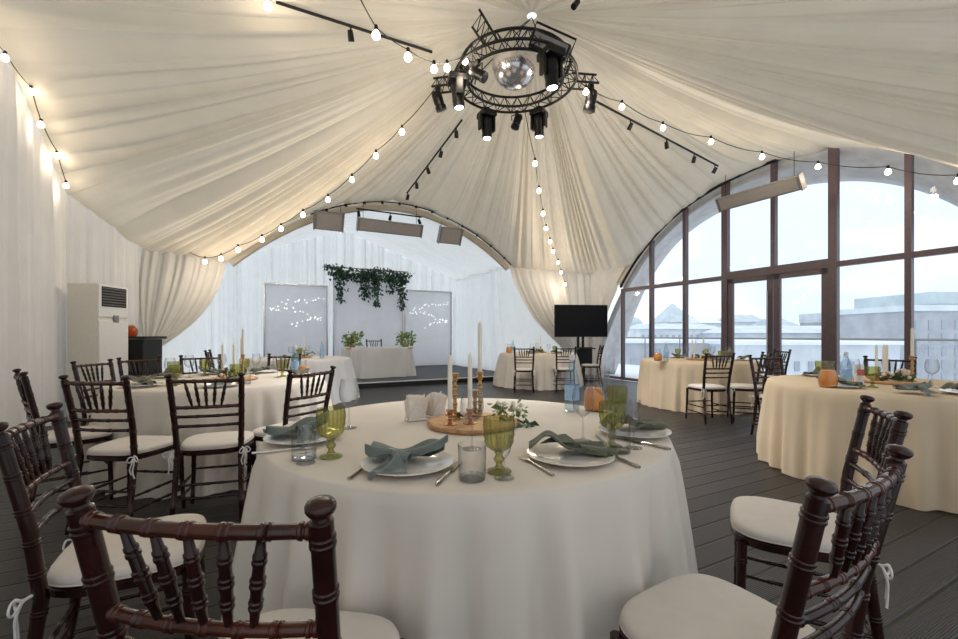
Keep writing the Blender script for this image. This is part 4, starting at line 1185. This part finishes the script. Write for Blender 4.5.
for a in (2.95, .12, 4.28):
    d = Vector((math.cos(a), math.sin(a), 0)); s_ = Vector((-d.y, d.x, 0)); m = MB()
    ends = []
    for off, z in ((-.08, 0), (.08, 0), (0, .15)):
        m.tube([d*(RR-.02)+s_*off+Vector((0, 0, z)), d*(RR+.30)+s_*off+Vector((0, 0, z))], .014, 6)
    for k in range(3):
        q0 = RR+.0+.1*k; q1 = q0+.05; q2 = q0+.1
        m.tube([d*q0-s_*.08, d*q1+Vector((0, 0, .15)), d*q2+s_*.08], .006, 5); m.tube([d*q0+s_*.08, d*q1+Vector((0, 0, .15)), d*q2-s_*.08], .006, 5)
    m.build('truss_stub', 'black', tr)
hub_l = HUB-RC
for k in range(3):
    a = 2*math.pi*k/3+.5
    m = MB(); m.tube([((RR-.08)*math.cos(a), (RR-.08)*math.sin(a), .17), (hub_l.x, hub_l.y, hub_l.z-.02)], .006, 5); m.build('hoist_cable', 'black', tr)
m = MB()
for k in range(5):
    a = 2.5+.1*k; b0 = Vector(((RR-.08)*math.cos(a), (RR-.08)*math.sin(a), .19))
    m.tube([b0+Vector((0, 0, 0)), b0+Vector((-.03, 0, .12)), b0+Vector((0, .03, .22+.02*k)), b0+Vector((.05, 0, .12)), b0+Vector((.04, 0, 0))], .008, 5)
m.build('cable_loop', 'black', tr)
ball = empty('mirror_ball', 'silvery mirror ball hanging inside the truss ring', 'mirror ball', RC+Vector((.0, .04, .22)))
MB().sphere((0, 0, 0), .28, 32, 20).build('sphere', 'ballm', ball, sharp=180)
MB().tube([(0, 0, .22), (.1, 0, .5)], .008, 6).build('rod', 'black', ball)
def fixture(px, py, ang, kind, lab, s_=1.0, tilt=(0, 0), drop_=.12, zoff=0, radial=RR-.03):
    """moving head / spotlight hung from the ring at an angle; lens aims down"""
    loc = RC+Vector((radial*math.cos(ang), radial*math.sin(ang), zoff))
    t = empty('moving_head_lamp' if kind == 'm' else 'spotlight', lab, 'stage light', loc, ang); t.scale = (s_,)*3
    MB().box((0, 0, -.03), (.05, .06, .07)).build('clamp', 'black', t, smooth=False)
    R_ = Matrix.Rotation(tilt[0], 3, 'X') @ Matrix.Rotation(tilt[1], 3, 'Y')
    if kind == 'm':
        o = MB().box((0, 0, -.09), (.22, .20, .08)).build('base', 'blackplastic', t, smooth=False); bevel(o, .015)
        for sy in (-1, 1):
            o = MB().box((0, sy*.095, -.20), (.09, .035, .20)).build('yoke_arm', 'blackplastic', t, smooth=False); bevel(o, .01)
        m = MB()
        pr = [(.0001, .12), (.055, .115), (.072, .09), (.075, .03), (.068, 0), (.070, -.04), (.062, -.10), (.066, -.12), (.066, -.16), (.055, -.163)]
        c = Vector((0, 0, -.24))
        pr2 = [(r, z) for r, z in pr]
        ax = R_ @ Vector((0, 0, 1))
        m.lathe(pr2, 20, c, axis=ax).build('head', 'blackplastic', t)
        MB().lathe([(.0001, -.166), (.05, -.166), (.052, -.160), (.0001, -.158)], 18, c, axis=ax).build('lens', 'lens', t)
    else:
        MB().tube([(0, -.085, -.15), (0, -.085, -.07), (0, 0, -.05), (0, .085, -.07), (0, .085, -.15)], .009, 6).build('yoke', 'black', t)
        c = Vector((0, 0, -.17)); ax = R_ @ Vector((0, 0, 1))
        MB().lathe([(.0001, .11), (.05, .105), (.062, .08), (.065, -.02), (.058, -.06), (.07, -.07), (.07, -.12), (.06, -.122)], 18, c, axis=ax).build('housing', 'blackplastic', t)
        MB().lathe([(.0001, -.118), (.055, -.118), (.0001, -.116)], 16, c, axis=ax).build('lens', 'screen', t)
    return t
dg = math.radians
fixture(0, 0, dg(180+14), 'm', 'moving head stage lamp at the left of the truss ring with a bluish lit lens', 1.05, (0, .1))
fixture(0, 0, dg(118), 'm', 'moving head stage lamp at the far left of the ring hanging lowest', 1.05, (.0, .05))
fixture(0, 0, dg(58), 'm', 'moving head stage lamp at the far right of the ring', 1.0, (.0, -.1))
fixture(0, 0, dg(-62), 'm', 'largest moving head stage lamp at the near right of the ring', 1.12, (.1, .0))
fixture(0, 0, dg(83), 's', 'small black spotlight at the back of the ring between two moving heads', .85, (.3, .1))
fixture(0, 0, dg(6), 's', 'black spotlight hanging from the right stub of the truss ring', 1.1, (.1, .15), radial=RR+.22)
fixture(0, 0, dg(172), 's', 'black spotlight hanging from the left stub of the truss ring', 1.0, (-.3, .3), radial=RR+.22)
fixture(0, 0, dg(-140), 's', 'black spotlight inside the near left of the truss ring, turned sideways', .9, (.9, .4), radial=RR-.15)
FLR = Matrix.Rotation(.42, 3, 'Y') @ Matrix.Rotation(.5, 3, 'X')
fl = empty('floodlight', 'large boxy black floodlight on top of the near right side of the truss ring', 'stage light', RC+Vector((.34, -.56, .04)), dg(0))
o = MB().box((0, 0, 0), (.44, .22, .17), FLR).build('housing', 'blackplastic', fl, smooth=False); bevel(o, .012)
MB().box(FLR @ Vector((0, -.112, .01)), (.39, .01, .12), FLR).build('front_glass', 'heaterbody', fl, smooth=False)
MB().tube([FLR @ Vector(p) for p in ((-.235, 0, 0), (-.235, .02, .16), (.235, .02, .16), (.235, 0, 0))], .012, 6).build('bracket', 'black', fl)

# tracks with small spots --------------------------------------------
def track(p0, p1, spots, lab, slab_):
    d = p1-p0; t = empty('light_track', lab, 'track', p0)
    MB().tube([(0, 0, 0), d], .016, 6).build('rail', 'black', t)
    for i, s_ in enumerate(spots):
        c = p0+d*s_; q = empty('track_spotlight', slab_[i], 'spotlight', c, 0, 'small track spotlights')
        MB().tube([(0, 0, -.015), (0, 0, -.06)], .010, 6).build('stem', 'black', q)
        ax = Vector((.35*math.sin(i*2.1), -.45, .8)).normalized()
        MB().lathe([(.0001, .05), (.028, .045), (.032, 0), (.034, -.06), (.0001, -.055)], 14, (0, 0, -.10), axis=ax).build('head', 'blackplastic', q)
track(CPt(462, 120), CPt(407, 193), [.08, .32, .55, .78, .98], 'black lighting track running from the ring towards the stage', ['track spotlight nearest the ring on the stage-side track', 'second spotlight down the stage-side track', 'third spotlight down the stage-side track', 'fourth spotlight down the stage-side track', 'lowest spotlight on the stage-side track'])
track(CPt(588, 97), CPt(718, 166), [.03, .28, .55, .78, .97], 'black lighting track running from the ring towards the windows', ['track spotlight nearest the ring on the window-side track', 'second spotlight on the window-side track', 'third spotlight on the window-side track', 'fourth spotlight on the window-side track', 'last spotlight on the window-side track, nearest the windows'])
track(CPt(276, 2), CPt(432, 52), [.43], 'black lighting track in the upper left of the tent ceiling', ['small black spotlight on the upper left track'])
track(W(9.02, 1.78, 3.78), W(9.02, 3.2, 3.78), [.03, .5, .96], 'thin black bar with small spots above the long stage heater', ['left small spot above the long stage heater', 'middle small spot above the long stage heater', 'right small spot above the long stage heater'])
q = empty('track_spotlight', 'small black spotlight at the top edge of the picture above the floodlight', 'spotlight', CPt(576, 1), 0, 'small track spotlights')
MB().tube([(0, 0, .1), (0, 0, -.02)], .010, 6).build('stem', 'black', q)
MB().lathe([(.0001, .05), (.03, .045), (.034, -.06), (.0001, -.055)], 14, (0, 0, -.03), axis=(.5, .3, .8)).build('head', 'blackplastic', q)

# string lights --------------------------------------------------------
bm_b = None
def bulb_string(pts3, lab, r=.035, ext=None, watts=4.0, lamps=True, sock=True, hang=.06):
    t = empty('string_lights', lab, 'string lights', pts3[0])
    P0 = pts3[0]; loc = [Vector(p)-P0 for p in pts3]
    path = []
    src = ([Vector(ext[0])-P0] if ext and ext[0] is not None else [])+loc+([Vector(ext[1])-P0] if ext and ext[1] is not None else [])
    for i in range(len(src)-1):
        a, b = src[i], src[i+1]
        for k in range(6):
            q = k/6; p = a.lerp(b, q); p.z -= .05*(b-a).length*4*q*(1-q); path.append(p+Vector((0, 0, hang)))
    path.append(src[-1]+Vector((0, 0, hang)))
    MB().tube(path, .0055, 5).build('cable', 'black', t)
    for p in loc:
        b = MB().lathe([(.0001, -r), (r*.5, -r*.87), (r*.87, -r*.5), (r, 0), (r*.87, r*.5), (r*.55, r*.9), (r*.42, r*1.25), (.0001, r*1.3)], 12, p-Vector((0, 0, r*.4))).build('bulb', 'bulb', t)
        MB().lathe([(r*.46, 0), (r*.5, .02), (r*.42, hang-r*.3), (.0001, hang-r*.2)], 8, p+Vector((0, 0, r*.75))).build('socket', 'black', b)
        if lamps:
            l = bpy.data.lights.new('bulb_light', 'POINT'); l.energy = watts*.95; l.color = (1, .85, .66); l.shadow_soft_size = .06
            lo = bpy.data.objects.new('bulb_light', l); COL.objects.link(lo); lo.location = Vector(P0)+p-Vector((0, 0, r*2.6+.04))
    return t
def ringpt(deg_, r=RR, z=.0): return RC+Vector((r*math.cos(dg(deg_)), r*math.sin(dg(deg_)), z))
# S1 : from the ring towards the upper left, past the camera
a = ringpt(200, RR, .1); s1 = [(465, 60, 4.9), (447, 67, 4.7), (434, 68, 4.4), (408, 56, 4.0), (376, 34, 3.7)]
bulb_string([D(*q) for q in s1], 'string of large warm bulbs running from the ring to the top left', .036, (ringpt(150, RR, .1), D(352, -12, 3.35)))
# S2 : ring -> far left corner
e0 = ringpt(185, RR+.1, .0); s2px = [(402, 131), (376, 155), (352, 179), (328, 199), (303, 214), (281, 228), (262, 239), (238, 249), (221, 258), (205, 261)]
bulb_string([D(px, py, 5.5+(7.35-5.5)*(i/9)**.75) for i, (px, py) in enumerate(s2px)], 'long string of warm bulbs from the ring to the left end of the stage opening', .036, (e0, D(190, 256, 7.4)))
# S3 : ring -> corner above the television
s3 = [(535, 163), (539, 190), (543, 213), (546, 228), (550, 241), (553, 251), (558, 262), (561, 272), (565, 284)]
bulb_string([D(px, py, 6.3+(11.0-6.3)*(i/8)**.9) for i, (px, py) in enumerate(s3)], 'string of warm bulbs hanging from the ring down towards the television', .036, (ringpt(75, RR, -.02), D(566, 290, 11.2)))
# S4 : ring -> windows
s4 = [(586, 91), (622, 106), (663, 127), (711, 141), (762, 156), (818, 166), (888, 171), (958, 180)]
Ys = [5.3, 5.7, 6.0, 6.3, 6.45, 6.35, 5.75, 5.0]
bulb_string([D(px, py, Y) for (px, py), Y in zip(s4, Ys)], 'string of warm bulbs running from the ring along the windows to the right', .036, (ringpt(10, RR+.05, .05), D(1000, 178, 4.6)))
# S5 : left wall seam
s5 = [(-8, 40), (5, 57), (31, 91), (41, 124), (57, 155), (66, 185)]
def seam(px, py):
    r = (px-CX)/F; u = (2.134+(1.097)*(-r)*-1*-1 if False else 0)
    # intersection with v=-2.33 plane
    v = -2.30; u = (-(v*CA)+r*v*SA)/(-SA-r*CA)
    p = W(u, v); return D(px, py, p.y)
bulb_string([seam(*q) for q in s5], 'string of warm bulbs down the seam between ceiling and left drape', .033, (seam(-25, 15), seam(69, 192)), hang=.045, watts=.8)
b5 = bulb_string([CPt(268, 5, .25)], 'single bright warm lamp at the upper left of the ceiling', .040, (CPt(262, 0, .1), CPt(276, 2, .1)))
# dark cable with unlit clips along the stage arch
ca = empty('arch_cable', 'dark cable with small unlit clips following the stage arch', 'cable')
MB().tube([W(9.13, .9+.1*i, A_s(.9+.1*i)-.03) for i in range(48)], .014, 6).build('wire', 'black', ca)
for i in range(12):
    v = 1.2+.38*i; MB().box(W(9.10, v, A_s(v)-.05), (.05, .05, .05)).build('clip', 'black', ca, smooth=False)
# pale arch beam under the seam
MB().tube([W(9.3, -.5+.1*i, A_s(-.5+.1*i)-.09) for i in range(62)], .085, 8).build('trim_1', 'ceil', kind='structure')

# ------------------------------------------------------------ light
def area(loc, tgt, sx, sy, e_, col=(1, 1, 1), name='area'):
    l = bpy.data.lights.new(name, 'AREA'); l.shape = 'RECTANGLE'; l.size = sx; l.size_y = sy; l.energy = e_; l.color = col
    o = bpy.data.objects.new(name, l); COL.objects.link(o); o.location = loc
    o.rotation_euler = (Vector(tgt)-Vector(loc)).to_track_quat('-Z', 'Y').to_euler()
    return o
# stage lamps wash (the lit lenses of the ring)
for a_, e_ in ((194, 190), (118, 150), (58, 150), (-62, 260)):
    l = bpy.data.lights.new('stage_lamp_light', 'SPOT'); l.energy = e_; l.spot_size = math.radians(100); l.spot_blend = .8; l.color = (.95, .97, 1); l.shadow_soft_size = .06
    o = bpy.data.objects.new('stage_lamp_light', l); COL.objects.link(o); p = ringpt(a_, RR-.03, -.46); o.location = p
if chair.name not in used: pass
